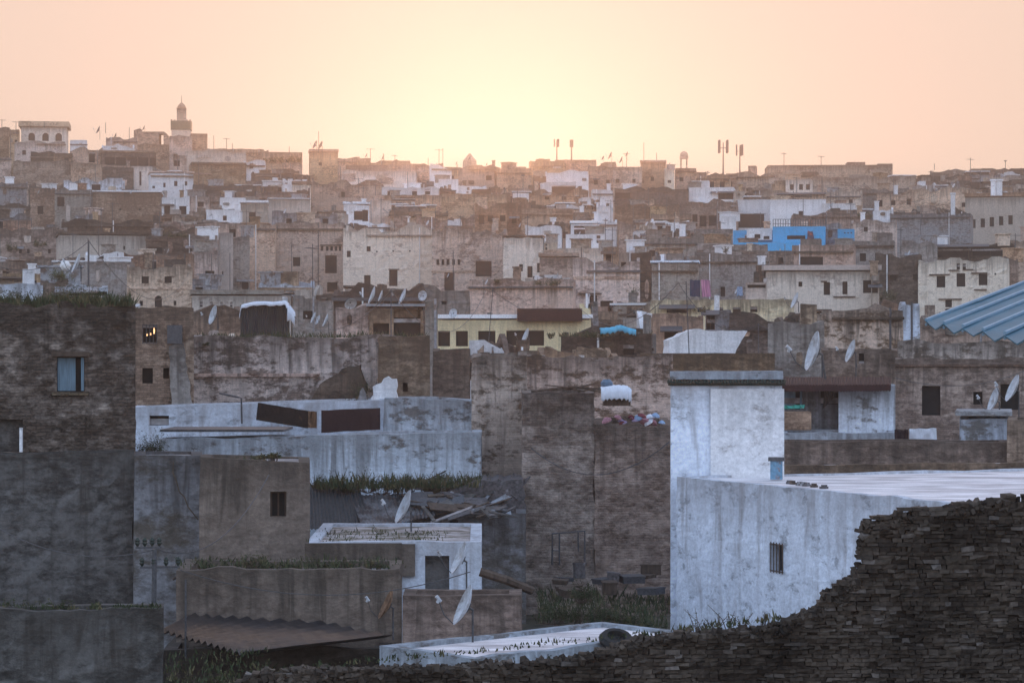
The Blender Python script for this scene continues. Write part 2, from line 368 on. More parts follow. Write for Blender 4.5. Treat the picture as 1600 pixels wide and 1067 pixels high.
def house(x0, x1, yt, yb, mat, label=None, wins=(), d=None, deep=None, yaw=None, jag=0.14, step=None, rough=0.0, slope=0.0, hut=None, ledge=(), cap=None, lintel=(), doors=(), roof=None, name='house', cat='house', group=None, rd=0.5, bottom=None, rec=True, style=None, sills=False, thick=None, cdeep=0.12, arches=()):
    HID[0] += 1; seed = HID[0]; rs = random.Random(seed*13+5)
    d = dist(yt) if d is None else d
    X = ((x0+x1)/2-800)/F*d; W = (x1-x0)/F*d; zt = EYE + (HOR-yt)/F*d
    deep = deep or min(11.0, max(3.5, W*0.9))
    if yaw is None:                     # streets fan out down the slope: flanks run roughly along the line of sight
        xe = x1 if x1 < 800 else (x0 if x0 > 800 else 800); yaw = -math.degrees(math.atan((xe-800)/F))*1.08
        yaw += 0 if d < 120 else rs.uniform(-4, 4)
    if not wins and d > 105 and (yb-yt) > 15 and rs.random() < .45 and name == 'house':
        n = rs.randint(1, 3 if (x1-x0) > 40 else 1); wy = yt + rs.uniform(.28,.5)*(yb-yt); ww = rs.uniform(.25,.5)*F/d; wins = []
        for i in range(n): cx = x0+(x1-x0)*(i+.5+rs.uniform(-.25,.25))/n; hh_ = ww*rs.uniform(1.6,3.2); wins.append((cx-ww, wy+rs.uniform(-2,2), cx+ww, min(yb, wy+hh_)))
        style = 'none'
    zb = min(terr(X, d), terr(X, d+deep)) - 0.6 if bottom is None else EYE + (HOR-bottom)/F*d
    zb = min(zb, EYE + (HOR-yb)/F*d - (0.3 if bottom is None else 0))
    if isinstance(mat, str): mat = M_[mat]
    e = empty(name, (X, d, zb), R(yaw), label, cat, group); H = zt - zb
    ck = 1.0/math.cos(R(yaw)); u = lambda px: (px-800)/F*d*ck - X*ck; zz = lambda py: EYE + (HOR-py)/F*d - zb
    holes = []
    for (a, b, c, f) in wins: holes.append((max(u(a), -W*ck/2+.05), max(.05, zz(f)), min(u(c), W*ck/2-.05), min(zz(b), H-.15)))
    holes = [h for h in holes if h[2]-h[0] > .08 and h[3]-h[1] > .08]
    step = step or max(0.8, W/14)
    if not rough and jag > .03: rough = .07 if d < 150 else .12
    mb = wall_mesh(W*ck, deep, H, holes, jag, step, thick or .28, rd, rough, seed, stepped=(rs.choice([0, .35, .5, .8]) if d > 105 and not cap and jag > .04 else 0), slope=slope)
    fixn_needed = mb.obj('wall', mat, e)
    rm = roof or (roofw if mat in (white, worn) else roofm)
    MB().box(-W*ck/2+.1, W*ck/2-.1, .1, deep-.1, H-rd-.18, H-rd+.012).obj('roof', rm, e)
    for i, h in enumerate(holes): winframe(e, *h, style=(style[i] if isinstance(style, (list, tuple)) else style))
    if sills:
        for (a, b, c, f) in holes: MB().box(a-.12, c+.12, -.07, .08, b-.09, b-.012).obj('sill', mat, e)
    for (a, y, c) in lintel: MB().box(u(a), u(c), -.14, .02, zz(y)-.06, zz(y)+.06).obj('lintel', wood, e)
    for (a, y, c, t) in ledge: MB().box(u(a), u(c), -.10, .03, zz(y)-t/2, zz(y)+t/2, top=H).obj('ledge', mat, e)
    if cap:
        cm, ct = cap
        MB().box(-W*ck/2-cdeep, W*ck/2+cdeep, -cdeep, deep+cdeep, H+.10, H+.10+ct).obj('coping', cm, e)
    for (a, y0, c, y1, m2) in (hut or ()):
        m2 = M_[m2] if isinstance(m2, str) else m2
        mb = wall_mesh(u(c)-u(a), min(deep*.6, 3.5), zz(y0)-H+rd+.05, (), jag*.6, .8, .2, .2, 0, seed+.5)
        o = mb.obj('rooftop_room', m2, e); o.location = ((u(a)+u(c))/2, deep*.3, H-rd-.02)
    for i in arches:
        a, b_, c, t_ = holes[i]; rr = (c-a)/2; n_ = 8
        for sgn in (-1, 1):
            cx = (a+c)/2; pts = [(cx+sgn*rr*1.02, t_+.01), (cx, t_+.01)] + [(cx+sgn*rr*math.sin(math.pi/2*k/n_), t_-rr+rr*math.cos(math.pi/2*k/n_)) for k in range(n_+1)]
            fixn(MB().prism(pts, -.02, .16).obj('arch_spandrel', mat, e))
    if d > 100 and name == 'house' and jag > .03:
        free = lambda a, b, c, f: all(c < h[0]-.1 or a > h[2]+.1 or f < h[1]-.1 or b > h[3]+.1 for h in holes)
        hv = min(H, (yb-yt)/F*d)
        for _ in range(rs.choice([0,1,1,2])):                # repairs of newer or older plaster
            w2 = W*rs.uniform(.1,.3); h2 = hv*rs.uniform(.15,.5); cx = rs.uniform(-W/2+w2/2+.2, W/2-w2/2-.2) if W > w2+.5 else 0; cz = H-rs.uniform(.12,.8)*hv-h2/2
            if cz-h2/2 < .2 or not free(cx-w2/2, cz-h2/2, cx+w2/2, cz+h2/2): continue
            n_ = 12; pts = []
            for q in range(n_):
                a_ = 2*math.pi*q/n_; c_, s_ = math.cos(a_), math.sin(a_); k_ = rs.uniform(.75,1.0)
                pts.append((cx+w2/2*k_*math.copysign(abs(c_)**.5, c_), cz+h2/2*k_*math.copysign(abs(s_)**.5, s_)))
            fixn(MB().prism(pts, -.07-rough*.9, .05, top=H).obj('plaster_patch', rs.choice([tan, pink, brown, dark, beige, grey, cream]), e))
        if rs.random() < .45:                                 # dark drip course under the parapet
            zc = H-rs.uniform(.35,.9); tt_ = rs.uniform(.10,.24); xa = -W/2 if rs.random() < .6 else rs.uniform(-W/2, 0)
            if free(xa, zc-.2, W/2, zc+.2): MB().box(xa-.05, W*ck/2+.05, -.16-rough, .05, zc-tt_/2, zc+tt_/2).obj('drip_course', rs.choice([dark, dark, metal, brown]), e)
        if rs.random() < .3:
            x = rs.uniform(-.45,.45)*W; MB().tube([(x,-.1-rough,H+.1),(x,-.1-rough,H*.15)], .06, 5).obj('drain_pipe', rs.choice([galv, metal, white]), e)
        if rs.random() < .2 and not hut and d < 400:
            w2 = W*rs.uniform(.2,.4); h2 = rs.uniform(.7,1.2); mh = rs.choice([mat, brown, tan, white, grey, dark]); o = wall_mesh(w2, min(deep*.5, 2.5), h2+rd, (), .06, .8, .2, .15, .04, seed+.3).obj('rooftop_room', mh, e); o.location = (rs.uniform(-.3,.3)*W*.9, deep*rs.uniform(.15,.4), H-rd-.02)
        if rs.random() < .22 and holes:
            h = holes[0]; w2 = (h[2]-h[0])*rs.uniform(.8,1.4); m_ = Matrix.Translation(((h[0]+h[2])/2, -.05, h[3]+.25)) @ Matrix.Rotation(R(22), 4, 'X')
            MB().box(-w2, w2, -.75, 0, -.03, .03, m=m_).obj('awning', rs.choice([galv, metal, wood]), e)
    if rec: RECTS.append((x0, x1, yt, yb, d))
    e['_px'] = (x0+x1)/2; e['_py'] = yt
    return e
# ---------------- the hillside, laid out house by house (x0, x1, top, visible bottom, wall, label, options)
def H(*a, **k): return house(*a, **k)
W4 = lambda xs, y0, y1, w: [(x-w/2, y0, x+w/2, y1) for x in xs]
# skyline, left
H(-30,14,200,270,'brown',"dark brown house with flat roof at the far left edge of the skyline", deep=9)
H(14,29,203,250,'tan',"narrow pale tower wall beside the far left skyline house")
H(-20,17,246,300,'pink',"pale patchy house wall below the far left skyline house")
H(34,103,199,224,'cream',"cream rooftop room with three dark arched openings on the skyline", W4((50,71,91),208,220.5,10), cap=(tan,1.0), cdeep=.5, name='arched_house', jag=.02, style='none', arches=(0,1,2), thick=.6)
H(28,101,222,256,'pink',"flaking whitewashed wall right under the arched rooftop room", jag=.25)
H(110,136,219,236,'white',"small white terrace wall right below the long low brown skyline house")
H(166,214,215,240,'tan',"low tan house left of the square wall with a sky gap")
H(159,209,228,240,'white',"pale low parapet above the loggia with white posts", jag=.05)
H(265,300,213,240,'tan',"tan wall at the foot of the minaret")
H(298,324,209,245,'tan',"tan end wall right of the minaret", deep=7, jag=.04)
H(324,412,233,262,'tan',"long tan skyline roof right of the minaret", jag=.2)
H(290,384,236,254,'cream',"cream parapet wall with a sloping dark line right of the minaret", jag=.05)
H(112,160,234,262,'pink',"pink house with one dark upper doorway left of the loggia", [(139,240,148,254)], jag=.3)
H(22,113,252,295,'brown',"brown house with stained walls under the arched rooftop room", jag=.3, hut=None)
H(48,86,239,254,'dark',"dark green awninged shed above the stained brown house", jag=.1)
H(84,112,240,262,'brown',"small square brick house between shed and pink house")
H(112,206,257,282,'pink',"pale pink wall with sloping edge under the upper doorway house", slope=-.6)
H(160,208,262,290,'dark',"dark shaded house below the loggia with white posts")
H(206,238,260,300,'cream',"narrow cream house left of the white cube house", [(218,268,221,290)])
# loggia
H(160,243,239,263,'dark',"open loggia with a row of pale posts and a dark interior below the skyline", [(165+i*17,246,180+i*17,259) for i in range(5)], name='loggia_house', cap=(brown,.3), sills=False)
H(236,302,271,312,'white',"white cube house with small dark windows left of centre", [(239,291,243,295),(255.5,286,259,293),(272,283,277,291),(288,283,292,290)], jag=.05, cap=(tan,.25))
H(254,296,308,336,'white',"white ruined terrace house with two black doorways below the white cube house", [(257,322,266,336),(280,322,291,337)], jag=.35)
H(294,326,307,332,'tan',"small shed with a sagging roof right of the white ruined terrace")
H(270,292,245,274,'pink',"small pink house with dark window above the white cube house", [(272,249,281,260)])
H(300,384,254,292,'brown',"long brown wall with a stepped line below the cream skyline parapet", jag=.04, ledge=[(300,272,330,.3),(330,267,346,.3)])
H(380,414,252,272,'white',"small white house end right of the long brown wall")
H(302,400,290,308,'dark',"long dark flat roofed house right of the white cube house", hut=[(378,287,395,300,'brown')])
H(345,384,309,328,'white',"white upper wall of a terrace left of centre", jag=.04)
H(322,376,328,348,'white',"bright white terrace wall below the upper white terrace wall", jag=.04, style='none')
H(376,418,318,352,'beige',"beige house with one dark doorway right of the white terraces", [(389,332,399,349)], cap=(white,.35))
H(243,378,349,372,'pink',"long pinkish white ledge wall below the white terraces", jag=.35)
H(250,304,356,400,'dark',"dark overgrown ruin roof in the left of the hillside", jag=.6)
H(-20,42,288,318,'slate',"bluish grey house at the left edge of the hillside", slope=.4)
H(-20,46,318,345,'dark',"dark green hung terrace at the left edge of the hillside")
H(-20,48,338,372,'slate',"blue painted terrace at the left edge of the hillside", [(-2,343,12,357),(24,343,42,354)])
H(48,86,294,356,'brown',"plain tall brown brick house in the left of the hillside", jag=.05)
H(86,146,297,356,'grey',"grey house with a green barred window in the left of the hillside", [(90,308,101,323)], style='bars')
H(146,250,301,346,'brick',"wide brick house with a long white roof edge in the left of the hillside", W4((155,188,218),326,329,3), cap=(white,.18), jag=.0)
H(100,190,282,304,'worn',"low white terrace wall with short posts above the wide brick house", W4((122,150),288,300,14))
H(120,150,334,360,'slate',"small bluish lean-to below the grey barred window house", jag=.3)
H(-20,98,358,410,'brown',"mottled brown houses ruin wall at the left edge", W4((32,44,76),389,396,4), jag=.8)
H(98,236,346,372,'dark',"dark crumbling wall behind the long beige house", jag=.7)
H(95,228,368,408,'beige',"long beige house with three tiny windows in a row", W4((160,175,193),384,390,3), jag=.03, cap=(dark,.3))
H(228,262,369,402,'dark',"dark shuttered house right of the long beige house", [(232,386,254,396)])
H(294,340,368,415,'grey',"grey house with broken doorway left of the narrow beige pier house", [(292,388,300,394),(310,390,316,396)])
H(133,192,397,412,'white',"short white wall with two dark openings below the long beige house", [(151,399,162,411),(170,404,181,410)], d=dist(397)-4)
H(188,300,398,424,'brown',"brown wall with thick weathered parapet above the pink house", jag=.15)
H(122,206,409,475,'grey',"grey stained house left of the pink house with two square windows", jag=.1)
H(200,300,417,484,'pink',"pink house with two square windows and an arched niche between small openings", [(222,432,233,443),(257,432,268,442),(242,462,253,480),(219,470,224,478),(271,470,275,477)], d=dist(417), arches=(2,), ledge=[(200,450,302,.2)], style='none', jag=.1)
H(300,340,395,450,'pink',"stained pinkish wall between the pink house and the narrow pier house", jag=.2)
H(301,340,436,466,'slate',"pale blue sheet walled hut right of the pink house", jag=.02)
H(338,364,364,462,'beige',"narrow beige pier house with slit openings", [(347,424,349,429),(340,430,342,434)], jag=.02, deep=14)
H(364,390,370,460,'grey',"tall shaded alley wall right of the narrow beige pier house", [(378,440,388,452)], jag=.05, d=dist(364)+4)
H(403,488,442,462,'worn',"bluish white terrace parapet below the tall cracked facade", jag=.06)
H(302,440,462,496,'cream',"low pinkish house with a row of four small black windows", W4((315.5,331,346.5,361.5),472,479.5,4), d=168, cap=(grey,.3), jag=.0)
H(-20,66,444,478,'worn',"long stained whitewashed wall with plants on top at the left edge", d=120, jag=.15)
H(66,106,440,478,'brown',"low brown wall behind the olive shrub at the left", d=121)
H(104,168,446,480,'worn',"low mossy white wall behind the grassy roof", d=119, jag=.3)
# big cracked facades
H(388,430,352,462,'pink',"left bay of the tall cracked facade with peeled patches and pinkish plaster", jag=.1, deep=10)
H(428,487,349,462,'tan',"cracked facade bay with a small dark window in pale plaster", [(458,402,469,416)], W4 and None) if False else None
H(430,536,349,462,'pink',"tall cracked facade with five small slots over a dark door left of centre", [(458,402,469,416)]+W4((503,511,518,525,531),385,392,4)+[(508,399,526,427),(511,441,527,456)], jag=.25, deep=10, lintel=[(500,383,534)], style='none')
H(536,676,357,452,'cream',"broad pale plaster facade with two tall doors in the centre left", [(542,392,548,402),(573,385,579,393),(569,430,579,448),(608,422,621,447),(587.5,392,590,394.5),(613,391,615.5,393.5),(639,391,641.5,393.5)], jag=.15, deep=10, lintel=[(607,421,624)], style='none')
H(674,788,361,456,'tan',"tan facade with a row of five slots above two dark doors", W4((657,664,671),407,415,4)+W4((684,692,700,708.5,717),405,414,4.5)+[(694,426,710,454),(743,408,768,432)], jag=.3, deep=10, ledge=[(674,424,740,.22)], style='none')
H(648,676,388,456,'tan',"tan bay with three slots and a dark door between the two broad facades", W4((656,664,671),406,415,4)+[(663,428,676,454)], d=294, jag=.1, style='none')
H(400,484,300,330,'brown',"brown stepped houses block above the cracked facade")
H(411,472,238,254,'tan',"cream flat roofed skyline house with an antenna row", jag=.02)
H(404,420,235,256,'tan',"small square end of the skyline house with an antenna row")
H(484,528,238,290,'tan',"square tower house with a flat cap and one round window on the skyline", [(498,254,503,259)], cap=(tan,.45), jag=.0)
H(528,562,247,275,'tan',"low tan house right of the square tower house", jag=.1)
H(560,614,251,270,'tan',"low skyline roof with aerials right of the square tower house", hut=[(562,247,580,255,'tan')])
H(540,612,258,272,'brown',"long brown roof edge right of the square tower house", jag=.02)
H(534,650,268,296,'cream',"patched pale wall right of the square tower house", jag=.1)
H(612,692,256,290,'tan',"skyline house with a smooth front left of the sun's glow", hut=[(613,250,640,262,'tan')])
H(690,716,262,292,'tan',"small tan skyline house right of two thin aerials")
H(673,706,261,290,'white',"white wall with a sloped side left of the sun's glow", slope=-.8, d=dist(261)-8)
H(685,716,280,296,'white',"white box house above the centre left terraces", jag=.02)
H(596,686,292,308,'white',"long white terrace wall in the upper centre left", jag=.12)
H(716,760,291,302,'white',"low bright terrace wall left of the sun's glow", jag=.1)
H(716,780,262,292,'tan',"tan house directly under the sun's glow", hut=[(735,257,752,268,'tan')])
H(776,830,264,296,'tan',"domed roof house right under the brightest sky", hut=[(800,260,822,270,'tan')])
H(442,460,289,312,'white',"small white wall hung with dark cloths in the upper centre left", jag=.3)
H(457,485,289,314,'cream',"cream rooftop room under a dark curved roof", cap=(dark,.5), jag=.0)
H(486,596,285,334,'tan',"long tan house with a single square window in the upper centre left", [(533,300,539,308)], jag=.08)
H(420,484,312,340,'beige',"beige house wall with a thin white roof line left of centre", cap=(white,.12), jag=0)
H(425,527,334,352,'slate',"blue white low parapet above the tall cracked facade", jag=.25)
H(537,577,320,352,'white',"white shelter with a dark open side above the pale facade", [(553,330,566,344),(566,328,575,346)], cap=(worn,.35))
H(577,611,314,350,'cream',"cream house with a dark left side above the pale facade", jag=.1)
H(576,610,349,362,'white',"bright white parapet block directly on the pale facade roof", d=302)
H(610,650,351,362,'cream',"pale pink parapet block directly on the pale facade roof", d=302)
H(596,690,305,322,'tan',"tan stepped terrace under the long white wall", W4((622,640),309,314,18))
H(608,700,330,356,'tan',"tan house with lined plaster in the centre", jag=.05)
H(650,742,340,368,'brown',"brown wall with a small white dormer in the centre", jag=.1)
H(699,720,346,362,'white',"small white dormer hut in the centre", d=298)
H(690,792,303,342,'tan',"wide orange tinted house under the sun's glow", jag=.1)
H(742,792,322,370,'brown',"plain brown square house left of the centre", jag=.1)
H(792,830,322,370,'brown',"brown house with shaded face right of the plain square house")
# centre right
H(828,885,252,275,'tan',"wide skyline house under the pair of short phone masts", hut=[(838,248,860,258,'tan'),(868,249,882,258,'tan')])
H(882,932,250,290,'tan',"skyline house right of the short phone masts", jag=.1)
H(852,920,268,298,'white',"white washed wall under the short phone masts", jag=.1)
H(844,900,285,308,'white',"white terrace front with a brown panel in the glow", [(862,290,903,305)], jag=.05)
H(938,962,253,265,'tan',"small raised roof block on the centre right skyline")
H(920,962,260,310,'tan',"tall tan house left of the two windowed skyline house", jag=.05)
H(958,1003,261,300,'tan',"tan skyline house with two small dark windows", [(962,280,968,286),(988,280,993,286)], jag=.03)
H(1001,1040,254,300,'tan',"taller tan skyline house with a dark left corner", jag=.02, cap=(tan,.3))
H(1040,1054,265,300,'cream',"pale narrow gap house left of the domed turret")
H(1055,1088,263,300,'tan',"brick house carrying the domed turret", jag=.04, ledge=[(1055,274,1088,.4)])
H(1088,1140,276,300,'tan',"low tan roofs right of the domed turret", jag=.3)
H(1110,1150,272,292,'brown',"pitched shed with striped front left of the tall phone masts", [(1130+i*4,284,1132+i*4,292) for i in range(4)])
H(1150,1210,272,300,'tan',"tan house under the tall phone masts", hut=[(1168,258,1180,275,'tan')])
H(826,905,300,320,'tan',"low orange walls under the white terrace front")
H(926,958,297,320,'white',"small white wall with a sloping top in the centre right", slope=-.3)
H(960,1076,294,345,'dark',"dark brown ruinous house in the upper centre right", [(962,300,985,310)], jag=.5)
H(1076,1146,293,318,'white',"plain white upper wall right of the dark brown house", [(1122,302,1146,312)], jag=.05)
H(1072,1150,316,362,'brown',"brown house with three deep dark openings in the centre right", [(1082,335,1090,354),(1093,337,1104,354),(1107,337,1120,353)], jag=.2)
H(1128,1150,338,354,'white',"little white infill wall right of the three dark openings", jag=.02, d=304)
H(1150,1244,312,362,'white',"broad white wall above the blue terrace, left part", [(1151,334,1194,356)], jag=.03)
H(1204,1290,312,366,'white',"broad white wall directly behind the blue terrace", jag=.03, d=dist(312)-6) 
H(1284,1336,318,330,'white',"white flat roof with a slanted end right of the broad white wall", jag=.02)
H(1204,1290,300,314,'pink',"pink terrace wall above the broad white wall", [(1232,304,1268,308)])
H(1228,1268,281,302,'cream',"cream skyline house with three square dark windows", W4((1237.5,1251.5,1262),288,297,6), jag=.03)
H(1200,1392,258,282,'tan',"long flat roofed skyline house at the right with a raised block", hut=[(1326,252,1354,262,'tan')], jag=.04, deep=9)
H(1371,1394,256,284,'tan',"square end tower of the long skyline roof", jag=.02)
H(1264,1430,277,310,'tan',"long tan wall below the flat skyline house", jag=.1)
H(1290,1344,300,330,'pink',"pink house with a dark window right of the broad white wall", [(1326,312,1332,321)])
H(1344,1420,296,330,'grey',"grey jumbled terraces right of the pink house", jag=.5)
H(1370,1425,300,328,'pink',"pink flat front house in the upper right", jag=.1)
H(1424,1512,296,330,'pink',"pale house with a tall chimney pipe in the upper right", [(1502,317,1508,324)], jag=.1)
H(1366,1396,328,352,'white',"small patched white house in the upper right", jag=.4)
H(1240,1360,334,352,'brown',"brown weathered roof wall above the blue terrace right end", jag=.3)
H(1330,1400,346,382,'pink',"small pink houses with broken arches right of the blue terrace", [(1350,352,1356,362)], jag=.3)
H(1392,1514,334,408,'slate',"large bluish grey weathered blank wall in the upper right", jag=.25, hut=None)
H(1511,1640,308,400,'beige',"beige grey house with five dark upright windows in the upper right", [(1520.5,342,1526.5,356),(1534,341,1540.5,355),(1547.5,339,1554,354),(1561.5,338,1568,352),(1575.5,336.5,1582,351)], cap=(brown,.55), jag=.0, style='none', deep=12)
H(1576,1640,374,450,'pink',"pink house at the right edge with eroded corner", jag=.2)
H(1437,1571,406,500,'cream',"pale house with lintelled dark windows in three rows at the right", [(1495,412,1500,421),(1504,412,1509,421),(1465,431,1478,449),(1495,427,1508,448),(1528,428,1541,446),(1453,481,1462,491),(1478,468,1488,480),(1478,482,1488,490),(1551.5,427,1554,430)], jag=.12, lintel=[(1454,429,1485),(1483,422.5,1498),(1504,421.5,1520),(1517,427,1541),(1468,467.5,1503),(1521,453,1540)], style='none', deep=9, d=238)
H(1568,1590,404,500,'brown',"brown shaded return wall right of the pale lintelled house", d=243)
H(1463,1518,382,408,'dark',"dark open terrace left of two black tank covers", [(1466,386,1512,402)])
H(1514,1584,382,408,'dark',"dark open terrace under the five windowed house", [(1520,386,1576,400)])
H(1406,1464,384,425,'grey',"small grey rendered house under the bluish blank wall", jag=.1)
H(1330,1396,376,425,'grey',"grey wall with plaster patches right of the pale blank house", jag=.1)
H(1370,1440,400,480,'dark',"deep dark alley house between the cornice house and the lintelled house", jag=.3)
# blue terrace
H(1146,1242,379,393,'blue',"lower sky-blue parapet joining the two sky-blue terraces", d=273, jag=.02)
H(1146,1212,360,388,'blue',"sky-blue terrace house with a white upper part and small windows", [(1164,367,1170,374),(1178,366,1188,374)], d=277, jag=.02)
H(1167,1206,357,374,'white',"white upper room with two square windows on the sky-blue terrace", [(1179,366,1188,373),(1193,369,1202,374)], d=276.4, jag=.02, bottom=375)
H(1208,1288,354,382,'blue',"sky-blue terrace wall with a slot opening and a railing", [(1230,368,1258,374)], d=275, jag=.02)
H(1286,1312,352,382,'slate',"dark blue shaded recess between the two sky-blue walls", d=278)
H(1309,1334,358,380,'blue',"small sky-blue corner block right of the blue terrace", W4((1320,1325,1330),363,365,2.4), d=274, jag=.02)
H(1160,1240,392,424,'brown',"brown wall under the sky-blue terrace, left part", jag=.03)
H(1238,1332,383,432,'pink',"pink streaked house front under the sky-blue terrace", [(1250,401,1286,426),(1290,419,1297,424)], jag=.2, style='none')
H(1100,1200,382,402,'grey',"grey terrace with a pale awning left of the blue house", jag=.1)
H(1198,1370,424,490,'cream',"long pale house with a projecting cornice and two tall dark windows", [(1248,440,1254,448),(1287,441,1297,461),(1316,440,1324,460),(1348,438,1361,458)], cap=(beige,.45), jag=.0, lintel=[(1283,440,1292),(1302,464,1336)], style='none', cdeep=.35)
H(1362,1374,430,480,'beige',"narrow pale pier at the end of the cornice house", d=dist(424)-2)
H(1182,1252,414,424,'dark',"dark slate awning roof left of the streaked pink front", d=dist(424)+2, jag=.05)
H(1085,1200,398,470,'grey',"grey shadowy house with an awning above the laundry terrace", [(1126,448,1133,463)], jag=.15)
H(1165,1198,442,470,'beige',"beige balcony front with a carved balustrade", [(1168,444,1196,450)])
H(1016,1240,468,498,'straw',"long yellowish house with a row of square dark windows", [(1042,482,1075,489),(1090,480,1103,488),(1118,480,1130,496),(1145,480,1157,496),(1172,479,1183,488)], jag=.15, style='none', d=170)
H(1020,1100,490,545,'tan',"brownish plaster house behind the whitewashed gable", [], jag=.2, d=132)
H(1102,1142,486,520,'slate',"grey blue wall with a door behind the whitewashed gable", [(1102,492,1117,515)], d=140)
H(1140,1242,490,530,'dark',"dark tarred roof house behind the black poles", jag=.3, d=138)
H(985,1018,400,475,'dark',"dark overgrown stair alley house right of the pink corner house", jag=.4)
H(895,1000,409,480,'pink',"pink house with a rounded corner, square window and bricked arch", [(916,461,933,474),(938,470,958,500)], jag=.12, ledge=[(895,434,998,.25)], lintel=[(905,459,940)], style='none', d=205)
H(733,895,436,500,'pink',"wide eroded wall with dark weeds right above the yellow terrace house", jag=.35, d=196)
H(1018,1090,412,470,'grey',"grey brown house behind a leaning pole", jag=.2, cap=(worn,.2))
H(942,966,386,410,'tan',"small tan box house in the centre right", d=248)
H(884,944,366,394,'white',"white terraced house front in the centre right", [(932,368,938,380),(930,353,936,358)], jag=.03)
H(892,932,350,370,'white',"white open roofed terrace in the centre right", [(897,353,928,368)], cap=(white,.3), jag=0)
H(924,964,345,392,'white',"white stepped wall right of the open roofed terrace", jag=.1, d=300)
H(932,958,320,346,'white',"white upper box above the open roofed terrace", jag=.05)
H(815,895,326,352,'tan',"orange brown house with a low pitched shed roof", jag=.05)
H(820,876,356,372,'white',"pale domed wall strip in the centre", jag=.3)
H(786,846,372,436,'cream',"pale cream house with small doors in the centre", [(811,413,817,424),(824,416,832,434),(839,411,845,426),(801,427,808,432)], jag=.2, style='none')
H(843,902,402,436,'tan',"tan house with a flat brown eave in the centre", [], cap=(brown,.35), jag=0)
H(850,870,377,402,'cream',"narrow cream house with a slit door in the centre", [(852,381,855,398)])
H(870,942,388,412,'cream',"long cream terrace wall under the white terraced house", jag=.04)
H(960,1060,320,350,'brown',"ruined brown house with white crumbling roof edge", jag=.5)
H(1017,1080,334,352,'brown',"brown humped roof house left of the three dark openings", jag=.1)
H(1018,1078,345,362,'white',"white low strip wall with a small pitched roof", jag=.2)
H(990,1100,372,402,'grey',"grey house with black window and rooftop unit", [(1015,391,1028,401),(1042,388,1047,402),(1050,390,1056,402)], jag=.05)
H(1085,1145,358,384,'grey',"plain grey blank house left of the blue terrace", [(1120,371,1126,381)], jag=.03)
H(1090,1144,380,395,'beige',"beige low wall with a plant pot left of the blue terrace", jag=.05)
H(966,992,352,396,'tan',"leaning tan house left of the grey house")
H(984,1010,391,406,'white',"white shed with a small lean-to roof in the centre right", d=246)
H(1024,1078,405,418,'slate',"pale blue grey tin terrace above the grey brown house", d=236, jag=.15)
# mid, left
H(300,376,484,530,'brown',"crumbling brown terrace wall behind the tilted dish", d=130, jag=.35)
H(457,520,466,525,'grey',"grey terrace wall behind three tilted dishes", d=150, jag=.1)
H(520,660,452,482,'dark',"dark green net terrace with a cluster of dishes", d=160, jag=.2)
H(524,578,484,530,'pink',"pink rough wall left of the two black openings", d=118, jag=.25)
H(576,662,482,532,'brown',"brown terrace house with two wide black openings under the dish cluster", [(583,505,608,522),(615,496,657,526)], d=117, jag=.2, cap=(slate,.12), style='none')
H(660,735,455,520,'grey',"grey stained house left of the yellow terrace house", [(690,470,698,476)], d=165, jag=.15)
H(676,735,545,632,'dark',"dark overgrown wall below the yellow terrace house", d=100, jag=.2)
# yellow terrace house
ye = H(680,922,500,546,'yellow',"yellow terrace house with wide window openings and a maroon awning", [(684,517,703,541),(712,517,731,541),(747,517,774,541),(791,516,850,540)], d=150, jag=.02, cap=(white,.25), style='none')
H(905,922,482,504,'yellow',"raised yellow end wall of the terrace house", d=151)
H(922,936,476,522,'slate',"narrow blue grey pier right of the yellow house", d=152)
H(876,1018,524,556,'dark',"long dark mossy wall below the turquoise tarp", d=125, jag=.2)
H(985,1020,522,560,'grey',"rounded grey plaster pier right of the mossy wall", d=126)
# ---------------- the near quarter (distances given outright)
ruinb = None
def _ruin():
    m, N, L, B = newmat('ruin_brick'); B.inputs['Roughness'].default_value = .95; B.inputs['Specular IOR Level'].default_value = .15
    at = N.new("ShaderNodeAttribute"); at.attribute_name = 'topd'
    cr = N.new("ShaderNodeValToRGB"); e = cr.color_ramp.elements
    e[0].color = (.06,.047,.038,1); e[0].position = 0; e[1].color = (.27,.235,.21,1); e[1].position = 1
    for p, c in ((.35,(.10,.078,.062,1)),(.7,(.145,.115,.09,1)),(.9,(.19,.155,.13,1))): k = e.new(p); k.color = c
    L.new(at.outputs['Fac'], cr.inputs[0])
    geo = N.new("ShaderNodeNewGeometry"); t = N.new("ShaderNodeTexNoise"); t.inputs['Scale'].default_value = 14; t.inputs['Detail'].default_value = 6; L.new(geo.outputs['Position'], t.inputs['Vector'])
    t2 = N.new("ShaderNodeTexNoise"); t2.inputs['Scale'].default_value = 1.1; t2.inputs['Detail'].default_value = 7; t2.inputs['Roughness'].default_value = .7; L.new(geo.outputs['Position'], t2.inputs['Vector'])
    v = math_(N, L, 'MULTIPLY', rng(N, L, t.outputs['Fac'], .3, .7, .7, 1.3), rng(N, L, t2.outputs['Fac'], .35, .65, .28, .95))
    h = N.new("ShaderNodeHueSaturation"); L.new(cr.outputs[0], h.inputs['Color']); L.new(v, h.inputs['Value']); L.new(h.outputs[0], B.inputs['Base Color'])
    bp = N.new("ShaderNodeBump"); bp.inputs['Strength'].default_value = .7; bp.inputs['Distance'].default_value = .03; L.new(t.outputs['Fac'], bp.inputs['Height']); L.new(bp.outputs[0], B.inputs['Normal'])
    return m
ruinb = _ruin()
bluepl = plain('blue_plastic_sheet', (.055,.165,.225), .45, .12, 1.5)
